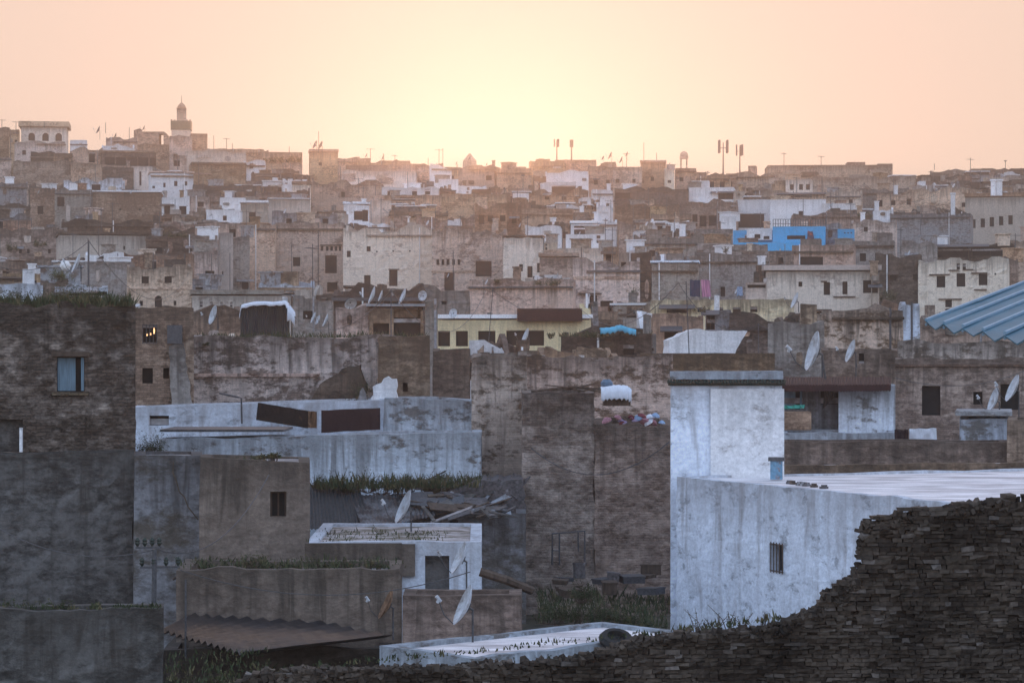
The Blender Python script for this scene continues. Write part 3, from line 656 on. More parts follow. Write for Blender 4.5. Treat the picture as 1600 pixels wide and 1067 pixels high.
H(-70,209,476,945,'stone',"tall rubble stone house with a blue grey shutter at the left", [(88,558,130,612),(-30,655,37,706)], d=62, deep=7, rough=.13, step=.16, jag=.35, style=['shutter','recess'], lintel=[(80,553,137)], sills=True, name='stone_house')
H(-70,207,706,948,'charcoal',"dark grey plastered extension in front of the rubble stone house", d=61.2, deep=.7, rough=.07, step=.22, jag=.14, rd=.1, name='house_extension')
H(-70,253,951,1075,'charcoal',"nearest dark plastered wall block in the bottom left corner", d=47, deep=.7, rough=.06, step=.2, jag=.12, bottom=1110, rd=.1, name='walled_yard')
H(203,302,480,634,'brick',"narrow brick and plaster house with a lit window", [(223,508,245,535),(223,575,239,599),(255,575,264,591),(196,531,205,557)], d=80, rough=.05, step=.3, jag=.1, deep=6)
H(300,668,526,640,'peel',"long flaking garden wall with a dark mossy top left of centre", d=86, jag=.15, step=.5, rough=.06, ledge=[(303,586,500,.12)])
H(590,672,526,625,'brown',"brown wall end with a small opening right of the long flaking wall", [(629,598,637,612)], d=84, jag=.1)
H(664,684,470,632,'grey',"narrow grey wall edge left of the yellow terrace house", d=106, bottom=700)
H(209,606,630,690,'drip',"white roof terrace wall with a small dark opening", [(235,649,265,664)], d=77, jag=.05, deep=3, slope=.25)
H(598,752,624,690,'worn',"streaked white terrace wall right of the hanging carpets", d=76, jag=.12, deep=3, slope=-.1)
H(248,753,680,770,'worn',"long low bluish white wall below the hanging carpets", d=71, jag=.06, deep=2.2, slope=.22, rough=.03, step=.4)
H(736,824,553,770,'peel',"tall stained plaster house left of the brown courtyard wall", d=74, jag=.25, rough=.05, step=.4)
H(822,1052,557,625,'peel',"flaking plaster wall behind the tall brown courtyard wall", d=82, jag=.25, rough=.05, step=.4)
H(815,930,614,935,'erod',"tall brown stone wall of the courtyard, left half", d=69, deep=6, rough=.09, step=.25, jag=.1)
H(928,1052,662,935,'erod',"tall brown stone wall of the courtyard, lower right half", d=68.9, deep=6, rough=.09, step=.25, jag=.15)
H(209,316,712,905,'slate',"cracked blue grey plaster house at the left", d=61, deep=3.4, rough=.04, step=.4, jag=.03, rd=.1)
H(312,484,719,880,'mud',"smooth grey brown plaster house with one dark square window at its right end", [(422,768,447,807)], d=59.6, deep=3.2, jag=.05, rough=.05, step=.35, rd=.1, slope=-.12, style='bars')
H(640,822,800,905,'slate',"dark bluish courtyard house behind the debris roofs", [(676,808,690,850),(702,812,716,850)], d=67, deep=5, jag=.1)
n7 = H(478,753,846,935,'drip',"low flat roofed whitewashed house with a dark door and a mud stained left half", [(664,868,702,932)], d=56.8, deep=6.4, jag=.05, rd=.08, roof=plain('pinkish_roof', (.42,.37,.36), .9, .3, 1.5, col2=(.16,.14,.11), thr=.5), style='recess')
h7 = EYE-(846-HOR)/F*56.8-n7.location.z; MB().box(-2.09, .19, -.12, .02, 0, h7-.03, top=h7).box(.19,.5,-.13,.02,h7-.8,h7-.05,top=h7).obj('plaster_layer', mud, n7)
H(276,628,889,1000,'mud',"weed topped plaster wall behind the orange rusted dish", d=52.5, deep=2.6, jag=.1, rough=.05, step=.3, rd=.2, name='weedy_house')
H(628,816,930,1000,'brown',"low courtyard wall in front of the blue white doorway", d=51.5, deep=1.6, jag=.04, rd=.3)
H(256,612,1016,1075,'dark',"dark wall under the rusty corrugated roof", d=51, deep=6, bottom=1130, rec=False)
H(1214,1314,600,690,'slate',"bluish terrace room under the dark red awning slab", [(1220,611,1254,640),(1282,600,1309,632)], d=84, jag=.02, style=['shutter','none'], deep=5)
H(1311,1398,602,690,'worn',"whitewashed brick terrace room under the dark red awning slab", d=83, jag=.03, deep=5)
H(1402,1650,560,700,'brick',"wide brick house with a black doorway at the right", [(1443,603,1471,649),(1521,612,1535,632),(1562,600,1590,640)], d=92, jag=.08, style='none', ledge=[(1402,571,1650,.1)], step=.6)
H(1405,1650,534,570,'peel',"flaking parapet wall above the wide brick house", d=94, jag=.2)
H(1500,1574,654,700,'worn',"small streaked white hut in front of the brick house", d=78, jag=.05, cap=(slate,.15))
H(1575,1650,656,745,'brown',"plain brown wall block at the right edge", d=73, jag=.03)
H(1218,1578,690,745,'brown',"long low mossy brown wall behind the white flat roof", d=74, jag=.05, deep=2.4, rough=.04, step=.4)
H(1218,1402,676,700,'worn',"low white ledge wall under the awning rooms", d=80, jag=.05)
H(1200,1288,505,600,'grey',"mossy grey house below the tilted rooftop dish", d=108, jag=.3, rough=.06, step=.6)
H(1284,1410,485,548,'peel',"peeling plaster house with a thick top band at the right", d=116, jag=.2, step=.6)
H(1284,1404,546,600,'brown',"shaded brown wall carrying the two slender dishes", [(1342,552,1350,568)], d=100, jag=.15)
H(1408,1438,476,540,'worn',"narrow patchy white pier left of the blue plastic roof", d=128, jag=.3)
H(1000,1210,552,600,'brown',"dark brown wall below the whitewashed gable", d=104, jag=.03)
H(1420,1650,500,540,'tan',"low tan wall under the blue plastic roof", d=134)

def along(name, label, a, b, ztop, D, mat, holes_px=(), cat='house', rd=.06, jag=.04, rough=.03, step=.35, roof=None, down=None, style=None):
    """a body whose front wall runs from point a to point b on the ground (metres, left to right)"""
    a = Vector(a); b = Vector(b); W = (b-a).length; ang = math.atan2(b.y-a.y, b.x-a.x)
    zb = EYE - 9.5 if down is None else down
    e = empty(name, (*((a+b)/2), zb), ang, label, cat); Hh = EYE + ztop - zb; holes = []
    for (x0, y0, x1, y1) in holes_px:
        r = []
        for px in (x0, x1):
            k = (px-800)/F; dx = b.x-a.x; dy = b.y-a.y; t = (k*a.y - a.x)/(dx - k*dy); r.append((t*W - W/2, a.y + dy*t))
        d = (r[0][1]+r[1][1])/2
        holes.append((r[0][0], EYE+(HOR-y1)/F*d-zb, r[1][0], EYE+(HOR-y0)/F*d-zb))
    HID[0] += 1
    wall_mesh(W, D, Hh, holes, jag, step, .22, rd, rough, HID[0]).obj('wall', mat, e)
    MB().box(-W/2+.1, W/2-.1, .1, D-.1, Hh-rd-.2, Hh-rd+.01).obj('roof', roof or roofw, e)
    for h in holes: winframe(e, *h, style=style)
    return e
# white tower and the big white house wall running towards us
tw = along('white_tower', "tall white square tower with a dark tiled coping", (4.07, 61.9), (6.94, 61.71), -(600-HOR)/F*61.9, 3.4, drip, rd=.3, jag=.03)
tw['category'] = 'tower'
zt = 9.5 - (600-HOR)/F*61.9
wt = MB().box(-1.47+1.06, 1.47-.004, -.1, .05, 2.0, zt-.12, top=zt).obj('wall', white, tw)
rt = random.Random(3); mb = MB()
for i in range(42):
    x = -1.52 + i*3.04/42; mb.box(x, x+.055, -.17-rt.random()*.04, 3.5, zt+.02, zt+.09+rt.random()*.03)
mb.box(-1.5, 1.5, -.06, 3.45, zt-.04, zt+.05); mb.obj('tile_row', tile, tw)
cp = wall_mesh(2.9, 3.3, .20, (), .03, .3, .3, .06, .02, 991); o = cp.obj('coping', worn, tw); o.location = (0, 0.04, zt+.12)
MB().box(-1.2, 1.2, .3, 3.0, .02, .13).obj('roof', roofw, tw).location = (0, .04, zt+.12)
wb = along('white_house', "big white streaked house wall with one barred window at the right", (4.18, 61.3), (11.2, 45.4), -3.0, 12.5, drip, [(1202,850,1224,893)], rough=.05, step=.3)
c = empty('chimney_box', (6.62, 60.3, EYE-3.02), R(-8), "small blue painted chimney box with a dark lid on the white roof", "chimney")
MB().box(-.15,.15,-.15,.15,0,.46,top=.46).obj('shaft', plain('faded_blue_paint', (.16,.30,.42), .7, .3, 5, col2=(.30,.16,.12), thr=.62), c); MB().box(-.2,.2,-.2,.2,.46,.55).obj('lid', metal, c)
fr = along('roof_curb', "long brown curb at the back edge of the white flat roof", (7.2, 64.6), (17.5, 66.8), -2.98+.12, .35, brown, cat='curb', down=EYE-3.5, rd=.02)
# white flat roof in the lower middle
wf = along('flat_roofed_house', "low house with a bright white flat roof in the lower middle", (-.72, 46.2), (3.9, 50.6), -5.75, 2.8, worn, cat='house', rd=.09, rough=.02)
# gable
def slab(name, pts, d, thick, mat, label, cat, group=None, yaw=0):
    """outline in photo pixels at distance d, given real thickness"""
    cx = sum(p[0] for p in pts)/len(pts); by = max(p[1] for p in pts); o = P(cx, by, d)
    mb = MB(); mb.prism([((px-cx)/F*d, (by-py)/F*d) for px, py in pts], 0, thick, top=max((by-py)/F*d for _, py in pts))
    ob = fixn(mb.obj(name, mat)); ob.location = o; ob.rotation_euler.z = R(yaw); return tag(ob, label, cat, group)
def jagged(pts, n, a, seed=1):
    r = random.Random(seed); out = []
    for (x0, y0), (x1, y1) in zip(pts, pts[1:]+pts[:1]):
        m = max(1, int(math.hypot(x1-x0, y1-y0)/n))
        for i in range(m): t = i/m; out.append((x0+(x1-x0)*t + (r.uniform(-a, a) if i else 0), y0+(y1-y0)*t + (r.uniform(-a, a) if i else 0)))
    return out
slab('gable_wall', jagged([(1045,562),(1045,531),(1083,514),(1120,517),(1168,517),(1143,562)], 8, 1.2), 110, 4, white, "whitewashed slanting gable behind a leaning black pole", "wall")
RECTS.append((1045,1168,514,552,110))
slab('plaster_remnant', jagged([(580,640),(582,604),(596,598),(606,588),(619,592),(620,642)], 6, 2.2, 4), 78, .5, white, "broken lump of white plaster wall above the dark carpets", "wall")
slab('plaster_cone', jagged([(553,634),(566,606),(577,634)], 6, 1, 5), 78.5, .5, slate, "pointed pale blue plaster stump left of the broken white plaster", "wall")
slab('drain_strip', jagged([(268,632),(264,540),(286,536),(300,632)], 9, 1.5, 6), 79.8, .12, grey, "dark grey rendered drain strip beside the lit window", "drain")
slab('buttress', jagged([(485,630),(500,600),(528,585),(545,572),(562,570),(575,634)], 8, 3, 7), 84.5, 1.0, dark, "dark smoke stained buttress behind the carpets", "buttress")
b = MB().box(0, (285-262)/F*80, -.12, .02, 0, (537-508)/F*80).obj('shutter_box', metal); b.location = P(262,537,79.9); tag(b, "dark closed shutter box right of the lit window", "shutter")
# lit lamps behind the window
lm = bpy.data.materials.new('lit_lamp'); lm.use_nodes = True; B = lm.node_tree.nodes["Principled BSDF"]; B.inputs['Base Color'].default_value = (1,.6,.3,1); B.inputs['Emission Color'].default_value = (1,.55,.25,1); B.inputs['Emission Strength'].default_value = 2.4
for px, py, w_, h_ in ((229.5,523,3,3.6),(235,522,4,3),(240.5,517,3.2,9)):
    o = MB().lathe([(w_/2/F*80*.5, 0), (w_/2/F*80, h_/F*40), (w_/2/F*80*.5, h_/F*80)], (0,0,0), 8).obj('lamp', lm); o.location = P(px, py+h_/2, 80.12); tag(o); autolabel(o, "glowing orange lamp", px, py); o['group'] = "lamps glowing in the window"; o['category'] = 'lamp'
gr = MB()
for k in range(5): x = (223+k*5.5-234)/F*80; gr.tube([(x, 0, -.33), (x, 0, .33)], .012, 4)
for k in range(3): gr.tube([(-.25, 0, -.3+k*.3), (.25, 0, -.3+k*.3)], .012, 4)
o = gr.obj('window_grille', metal); o.location = P(234, 522, 79.9); tag(o, "thin iron grille in front of the lit window", "grille")
g2 = MB()
for k in range(5): x = -.27+.135*k; g2.tube([(x,0,-.36),(x,0,.36)], .014, 5)
g2.box(-.3,.3,-.01,.01,.30,.33); g2.box(-.3,.3,-.01,.01,-.33,-.30)
o = g2.obj('window_grille', wood); o.location = ((1213-800)/F*56.6, 56.55, EYE+(HOR-871)/F*56.6); o.rotation_euler.z = math.atan2(-15.9, 7.02); tag(o, "brown barred grille in the big white wall", "grille")

def sheet(name, a, b, c, dd, nu, mat, label, cat, amp=.025, thick=.012, group=None, nv=6, sag=0.0):
    """corrugated sheet; a->b runs across the ribs, a->dd along them"""
    a, b, c, dd = map(Vector, (a, b, c, dd)); n = (b-a).cross(dd-a).normalized()
    if n.z < 0: n = -n
    o0 = a.copy(); mb = MB(); top = []; bot = []
    for i in range(nu*4+1):
        u = i/(nu*4); 
        for j in range(nv+1):
            v = j/nv; p = a*(1-u)*(1-v) + b*u*(1-v) + c*u*v + dd*(1-u)*v
            p = p + n*(amp*math.cos(u*nu*2*math.pi) + .02*noise.noise(p*1.7)) - Vector((0,0,sag*math.sin(math.pi*v)))
            top.append(mb.vert(p-o0)); bot.append(mb.vert(p-o0-n*thick))
    w_ = nv+1
    for i in range(nu*4):
        for j in range(nv):
            k = i*w_+j; mb.f.append((top[k], top[k+w_], top[k+w_+1], top[k+1])); mb.f.append((bot[k], bot[k+1], bot[k+w_+1], bot[k+w_]))
    e = [i*w_ for i in range(nu*4+1)]
    for i in range(nu*4):
        for q in (0, nv): k = i*w_+q; mb.f.append((top[k], bot[k], bot[k+w_], top[k+w_]))
    for j in range(nv):
        for q in (0, nu*4*w_): k = q+j; mb.f.append((top[k], top[k+1], bot[k+1], bot[k]))
    o = mb.obj(name, mat); o.location = o0; return tag(o, label, cat, group)
# blue plastic roof at the right
T = P(1447,507,24); pe = P(1690,549,18.5); rb = P(1600,447,27) - T
pl = empty('plastic_roof', T, 0, "blue corrugated plastic roof sheet reaching in from the right edge", "roof sheet")
s_ = sheet('sheet', T, pe, pe+rb*1.6, T+rb*1.6, 7, bluepl, None, None, amp=.035); s_.parent = pl; s_.location = (0,0,0)
mbm = MB(); mbm.tube([rb*.02-Vector((0,0,.0)), rb*1.6], .022, 6); mbm.obj('edge_rail', plain('pale_edge', (.5,.55,.6), .5, .1), pl)
ridm = plain('pale_rib', (.25,.36,.44), .45, .1); ev = (pe-T)
for k in range(8):
    mr_ = MB(); q = ev*(k/7); mr_.tube([q+Vector((0,0,.045)), q+rb*1.6+Vector((0,0,.045))], .018, 5); mr_.tube([q-Vector((0,0,.0)), q+rb*1.6], .016, 5); mr_.obj('rib', ridm, pl)
m2_ = MB(); m2_.tube([rb*.6-Vector((0,0,.09))+ev*.15, rb*.6-Vector((0,0,.09))+ev], .03, 6); m2_.obj('beam', wood, pl)
# rusty roof
sheet('rusty_roof', P(253,986,48), P(380,1021,46.3), P(614,994,50.2), P(345,938,56.5), 13, plain('rusty_roof_sheet', (.045,.042,.044), .42, .35, 1.3, col2=(.075,.06,.052), thr=.54, metal=.4), "wide rusty brown corrugated roof at the lower left", "roof", amp=.045)
# corrugated debris roofs
sheet('tin_roof', P(484,826,66), P(580,826,66), P(560,757,69), P(484,757,69), 16, plain('dark_tin', (.05,.052,.055), .6, .3), "dark tin roof below the weed strip, left", "roof", amp=.02)
sheet('tin_roof', P(566,826,65.5), P(680,806,66.5), P(668,770,68.5), P(548,774,68.5), 20, plain('pale_tin', (.17,.17,.18), .5, .35, 2, metal=.3, col2=(.06,.05,.05), thr=.52), "pale corrugated tin roof behind the tilted dish", "roof", amp=.02)
r = random.Random(11)
for i in range(58):
    px = r.uniform(655, 818); py = r.uniform(748, 806); d = 70 - (py-750)/12; L_ = r.uniform(.25, 1.3); wd = r.uniform(.05, .42)
    o = MB().box(-L_/2, L_/2, -wd/2, wd/2, -.015, .02).obj('scrap_sheet' if wd > .3 else 'scrap_plank', r.choice([galv, wood, debris, metal, wood, debris, dark, charcoal])); o.location = P(px, py, d); o.rotation_euler = (R(r.uniform(10, 45)), R(r.uniform(-25, 25)), R(r.uniform(-70, 70)))
    tag(o, None, "scrap", "scrap sheets and planks on the collapsed roofs"); autolabel(o, "scrap %s" % ("sheet" if wd > .3 else "plank"), px, py)
slab('collapsed_roof', jagged([(655,812),(668,790),(700,768),(740,752),(818,748),(822,812)], 9, 2.5, 8), 68.2, 3.0, debris, "dark collapsed roof heaped with scrap in the courtyard", "roof")
sheet('scrap_tin', P(757,790,67), P(772,800,66.6), P(802,778,67), P(790,772,67.3), 5, galv, "twisted pale tin strip on the collapsed roof", "scrap", amp=.02)
# dark flat canopy on the terrace
o = MB().box(0, (441-250)/F*72, 0, 3.0, 0, .07).obj('flat_canopy', metal); o.location = P(250, 681, 71.2)+Vector((0,0,.12)); tag(o, "dark flat canopy lying on the bluish white wall", "canopy")
# red awning slab
o = sheet('awning_slab', P(1214,601,82), P(1392,601,81.6), P(1392,589,86.5), P(1214,589,86.5), 40, redm, "dark red awning slab over the terrace rooms", "awning", amp=.02, thick=.22)
o = MB().box(0, (910-808)/F*149, 0, .5, 0, (502-482)/F*149).obj('maroon_awning', redm); o.location = P(808, 502, 149.3); tag(o, "maroon rolled awning on top of the yellow terrace house", "awning")
# ---- foreground ruin of single bricks
prof = [(380,1056),(470,1048),(600,1046),(700,1042),(860,1036),(935,1018),(1000,999),(1060,990),(1160,984),(1225,975),(1258,962),(1282,952),(1290,940),(1283,936),(1308,925),(1322,914),(1338,904),(1342,884),(1345,866),(1349,845),(1352,822),(1360,816),(1392,810),(1420,803),(1470,800),(1500,790),(1560,784),(1680,776)]
def ptop(px):
    for (a, b), (c, e) in zip(prof, prof[1:]):
        if a <= px < c or (c < a and c <= px < a): return b + (e-b)*(px-a)/(c-a)
    return prof[-1][1] if px > prof[-1][0] else prof[0][1]
d0 = 33.0; ru = empty('ruined_brick_wall', (P(1100, 1075, d0).x, d0, EYE-5.3), 0, "dark ruined brick wall with a stepped broken edge across the foreground", "wall")
mb = MB(); r = random.Random(21); z = EYE - 4.75; X0 = ru.location.x; Z0 = ru.location.z
while z < EYE - 1.75:
    ch = r.uniform(.042, .072); x = (380-800)/F*d0 - r.random()*.2
    while x < (1680-800)/F*d0:
        wd = r.choice([r.uniform(.07,.14), r.uniform(.12,.24)]); px = 800 + (x+wd*.5)*F/d0; py = HOR - (z+ch*.5-EYE)*F/d0
        tp = ptop(px) - (6 if px > 1300 else 0) + r.uniform(-3, 5)
        if py > tp and r.random() > .03:
            dy = r.uniform(-.02, .02) + .05*noise.noise(Vector((x*.8, z*1.2, 3))); g = r.uniform(.001, .009)
            m = Matrix.Translation((x-X0+wd/2, dy, z-Z0+ch/2)) @ Matrix.Rotation(r.uniform(-.06,.06), 4, 'Y') @ Matrix.Rotation(r.uniform(-.06,.06), 4, 'Z')
            k = len(mb.v); mb.box(-wd/2+g/2, wd/2-g/2, 0, .3, -ch/2+g/2, ch/2-g/2, m=m); tv = min(1.0, max(0, (r.gauss(.42, .2) if r.random() < .96 else .95)))
            for q in range(k, len(mb.v)):
                mb.t[q] = tv; v = mb.v[q]; mb.v[q] = (v[0]+r.uniform(-.013,.013), v[1]+r.uniform(-.02,.02), v[2]+r.uniform(-.010,.010))
        x += wd
    z += ch
for i in range(1500):                     # crumbled lumps and earth along the broken top
    px = r.uniform(385, 1670) if i % 3 else r.uniform(1225, 1340); py = ptop(px) + r.uniform(-1, 16); k_ = r.uniform(.015, .05)
    m = Matrix.Translation(((px-800)/F*d0-X0, r.uniform(-.03, .35), EYE+(HOR-py)/F*d0-Z0)) @ Matrix.Rotation(r.random()*3, 4, Vector((r.random(), r.random(), r.random()+.1)).normalized())
    k = len(mb.v); mb.box(-k_*1.3, k_*1.3, -k_, k_, -k_*.7, k_*.7, m=m); tv = min(1, max(0, r.gauss(.35, .2)))
    for q in range(k, len(mb.v)): mb.t[q] = tv; v = mb.v[q]; mb.v[q] = tuple(c_+r.uniform(-.3,.3)*k_ for c_ in v)
mb.obj('bricks', ruinb, ru)
core = MB(); cp_ = [(px, ptop(px)+(10 if px < 1300 else 16)) for px in range(380, 1276, 14)] + [(1290,972),(1362,950)] + [(px, max(ptop(px)+14, 0)) for px in range(1362, 1680, 14)]
core.prism([((px-800)/F*d0-X0, EYE+(HOR-py)/F*d0-Z0) for px, py in [(380,1110)]+cp_+[(1680,1110)]], .055, .85)
cm_ = fixn(core.obj('core', debris, ru)); cm_.data.attributes['topd'].data.foreach_set('value', [.15]*len(cm_.data.vertices)); cm_.data.materials[0] = ruinb

o = MB().box(-.035,.035,-.05,.05,0,.62).obj('post', white); o.location = P(33,706,61.6); tag(o, "short white post in the recess of the rubble stone house", "post")
mb = MB(); pts = [(271,722),(270,738),(276,752),(280,768),(288,776),(294,792),(302,802),(310,812)]
for (a, b), (c, e_) in zip(pts, pts[1:]): mb.tube([P(a,b,60.93)-P(290,770,61), P(c,e_,60.93)-P(290,770,61)], .018, 4)
hs_ = next(o for o in C.objects if o.parent is None and str(o.get('label','')).startswith('cracked blue grey'))
ck_ = mb.obj('crack', dark, hs_); ck_.matrix_basis = hs_.matrix_basis.inverted() @ Matrix.Translation(P(290,770,61))

r = random.Random(44)
for i in range(9):
    px = 1234+r.random()*55; o = MB().box(-.09,.09,-.06,.06,0,.05).box(-.05,.07,-.04,.05,.05,.09).obj('roof_rubble', r.choice([debris, wood, slate])); o.location = P(px, 751+r.random()*3, 58.6-(px-1234)*.04); o.location.z = EYE-3.05; o.rotation_euler.z = r.random()*3
    tag(o, None, "rubble", "rubble beside the blue chimney box"); autolabel(o, "small piece of rubble", px, 751)
# ---------------- dishes, aerials, masts, cloths, plants
def make_dish():
    e = empty('satellite_dish', (0,0,0)); mb = MB(); n = 20; rings = []
    for k in range(6):
        rr = .5*k/5; rings.append([mb.vert((rr*math.cos(2*math.pi*i/n), -.62*rr*rr + .155, rr*1.06*math.sin(2*math.pi*i/n))) for i in range(n)] if k else [mb.vert((0, .155, 0))])
    for i in range(n): mb.f.append((rings[0][0], rings[1][i], rings[1][(i+1)%n]))
    for A, B in zip(rings[1:], rings[2:]):
        for i in range(n): mb.f.append((A[i], B[i], B[(i+1)%n], A[(i+1)%n]))
    nv = len(mb.v); fs = list(mb.f)
    for v in list(mb.v): mb.vert((v[0], v[1]+.012, v[2]))
    for f in fs: mb.f.append(tuple(reversed([i+nv for i in f])))
    o_ = rings[-1]
    for i in range(n): mb.f.append((o_[i], o_[i]+nv, o_[(i+1)%n]+nv, o_[(i+1)%n]))
    # rim at y~0, bowl opens towards -y
    rf = mb.obj('reflector', dishm, e, smooth=False)
    a = MB().tube([(0,0,-.52),(0,-.30,-.40),(0,-.58,-.12)], .014, 5).obj('feed_arm', metal, e)
    b = MB().tube([(0,-.50,-.14),(0,-.66,-.06)], [.035,.045], 8); b.box(-.045,.045,-.60,-.54,-.20,-.10); b.obj('feed_head', dishm, a)
    m = MB().tube([(0,.17,0),(0,.30,-.02),(0,.33,-.12)], .03, 6); m.box(-.07,.07,.15,.19,-.12,.12); m.obj('mount', metal, e)
    return e, rf
proto, _rf = make_dish(); firstd = [True]
def dish(px, py, size, d, az=-58, el=28, base=None, label=None, group="satellite dishes on the rooftops", mat=None, roll=8):
    s = size/F*d/1.02
    t = proto if firstd[0] else copy_tree(proto); firstd[0] = False
    t.location = P(px, py, d); t.scale = (s, s, s)
    t.rotation_euler = (Matrix.Rotation(R(az-15 if az < -40 else az), 4, 'Z') @ Matrix.Rotation(R(-el), 4, 'X') @ Matrix.Rotation(R(roll), 4, 'Y')).to_euler()
    tag(t, label, "satellite dish", group)
    if not label: autolabel(t, "small tilted satellite dish", px, py)
    if base:        # the pole stands upright: build it in the dish's own frame
        inv = t.matrix_basis.inverted(); a = t.matrix_basis @ Vector((0,.33,-.1)); b = Vector((a.x, a.y, EYE+(HOR-base)/F*d))
        MB().tube([inv @ a, inv @ b], .028/1, 6).obj('pole', metal, t)
    if mat:
        for c in [c for c in C.objects if c.parent is t and c.name.startswith('reflector')]: c.data = c.data.copy(); c.data.materials[0] = mat
    return t
near_d = [
 (629,791,54,61,-62,24,832,"white dish tilted up left with a long arm over the pale tin roof"),
 (716,871,52,50,-64,24,930,"large dish with long arm in front of the blue white doorway"),
 (722,944,66,49.5,-66,24,1021,"dish on a black pole standing on the white flat roof, seen nearly edge on"),
 (602,943,50,50.5,-66,26,1000,"orange rusted dish low in front of the weedy plaster wall"),
 (1268,548,62,76,-70,16,590,"tallest slender dish on the shaded brown wall at the right"),
 (1328,548,36,92,-68,20,590,"shorter slender dish right of the tallest one"),
 (1551,624,40,80,-72,20,655,"slim grey dish over the streaked white hut, lower of two"),
 (1581,606,44,79,-72,24,655,"slim pale dish over the streaked white hut, upper of two"),
 (1241,469,26,134,-68,22,486,"small tilted dish in front of the long cornice house"),
 (118,411,32,116,-58,22,440,"bluish white dish beside the olive shrub at the left"),
 (332,492,30,120,-50,16,515,"pale blue dish standing before the row of four small windows"),
 (489,496,18,115,-60,22,518,"left dish of three beside the corrugated roof shed"),(496,500,16,115.5,-52,22,519,"middle dish of three beside the corrugated roof shed"),(508,500,21,114,-64,22,521,"right dish of three beside the corrugated roof shed"),
 (580,461,29,156,-66,20,482,"tallest dish of the rooftop cluster below the pale facade"),(594,462,18,157,-64,20,480,"small dish right of the tallest dish in the cluster"),
 (548,475,20,155,20,-40,486,"wide dish lying almost flat on the dark net terrace"),(628,463,26,157,-62,22,484,"slanting grey dish at the right of the rooftop cluster"),
 (708,489,14,149,-20,14,500,"small round dish facing forward above the yellow terrace house"),(820,525,26,148,-62,22,545,"dish leaning in the yellow house's wide window"),
]
for i, a in enumerate(near_d): dish(*a[:5], el=a[5], base=a[6], label=a[7], mat=(rust if i == 3 else None))
for (px, py, s, d) in ((46,193,7,470),(153,203,12,465),(180,212,8,464),(224,200,9,466),(492,226,13,440),(500.5,227,13,440),(572,243,8,437),(598,246,9,436),(733,247,9,430),(760,257,6,428),(942,247,7,432),(953,243,12,432),(970,250,11,431),(979,241,8,431),(1046,256,5,430),(713,255,6,432),
   (205,300,6,360),(262,392,9,236),(330,335,7,320),(445,330,8,318),(668,348,8,300),(905,365,8,285),(1010,350,8,300),(1120,300,7,360),(1298,322,10,330),(1370,318,8,340),(1452,325,8,340),(1490,290,7,380),(1218,392,8,250),(990,412,9,230),(1150,455,9,180),(700,430,8,210),(870,430,8,205),(300,300,6,370),(640,300,6,370),(1060,372,7,280),(812,352,7,300),(60,300,6,370),(1420,395,8,245),(760,440,10,190)):
    dish(px, py, s, d, az=-60+((px*7)%30)-15, el=24, base=py+s*1.3, mat=(metal if d > 420 else None))  # skyline reflectors coloured dark to imitate backlit silhouettes
tag(dish(660,462,16,158,az=-30,el=4,base=482,label="pale square faced panel dish right of the dish cluster"))

def aerial(px, y0, y1, d, kind=0, label=None, lean=0):
    b = P(px, y1, d); h = (y1-y0)/F*d; e = empty('aerial', b, R((px*37) % 90), label, "aerial", "television aerials on the roofs")
    r = max(.02, .0001*d + .012); t = Vector((lean/F*d, 0, h))
    MB().tube([(0,0,-.2), t], r, 5).obj('mast', metal, e)
    if kind: 
        mb = MB(); w_ = .75; z = h*.93
        mb.tube([(-w_,0,z),(w_,0,z)], r*.8, 4)
        for k in range(7): x = -w_+.25*k; mb.tube([(x,-.3+.02*k,z),(x,.3-.02*k,z)], r*.6, 4)
        mb.obj('crossbars', metal, e)
    if not label: autolabel(e, "thin aerial %s" % ("with crossbars" if kind else "mast"), px, y1)
for a in ((25,190,204,470,1),(3,187,202,470,1),(165,192,207,465,0),(202,199,217,465,0),(69,190,198,470,0),(334,212,233,460,0),(354,216,234,460,1),(363,224,234,460,0),(498,205,237,440,0),(452,229,240,440,0),(579,232,250,436,1),(599,240,251,436,0),(617,243,252,436,1),(686,233,258,432,1),(692,232,260,432,0),(669,247,258,432,0),(1006,223,256,431,0),(1026,239,256,431,0),(979,239,262,431,1),(1225,239,258,430,1),(1283,244,257,430,1),(1571,251,262,430,1),(714,257,268,432,0),(1460,256,264,430,0),
  (139,375,440,118,0),(1185,505,575,108,0),(611,452,600,85,0),(1350,285,345,340,0),(1392,300,350,330,0),(1298,300,350,330,0),(680,330,352,300,1),(560,278,300,380,1),(880,300,325,350,0),(1030,300,325,360,1),(240,395,420,220,0),(960,440,460,205,0),(1440,330,350,320,1),(420,300,320,350,0)): aerial(*a)
aerial(1077,440,552,109.5,0,"tall black pole leaning left in front of the whitewashed gable", lean=-17)
aerial(762,450,545,146,0,"thin black pole leaning over the yellow terrace house", lean=9)
p_ = MB().tube([(0,0,0),(-.02,0,.78),(-.10,-.02,.80),(-.68,-.05,.93)], .028, 6).obj('bent_pipe', metal); p_.location = P(378,662,73); tag(p_, "bent black pipe standing on the dark flat canopy", "pipe")
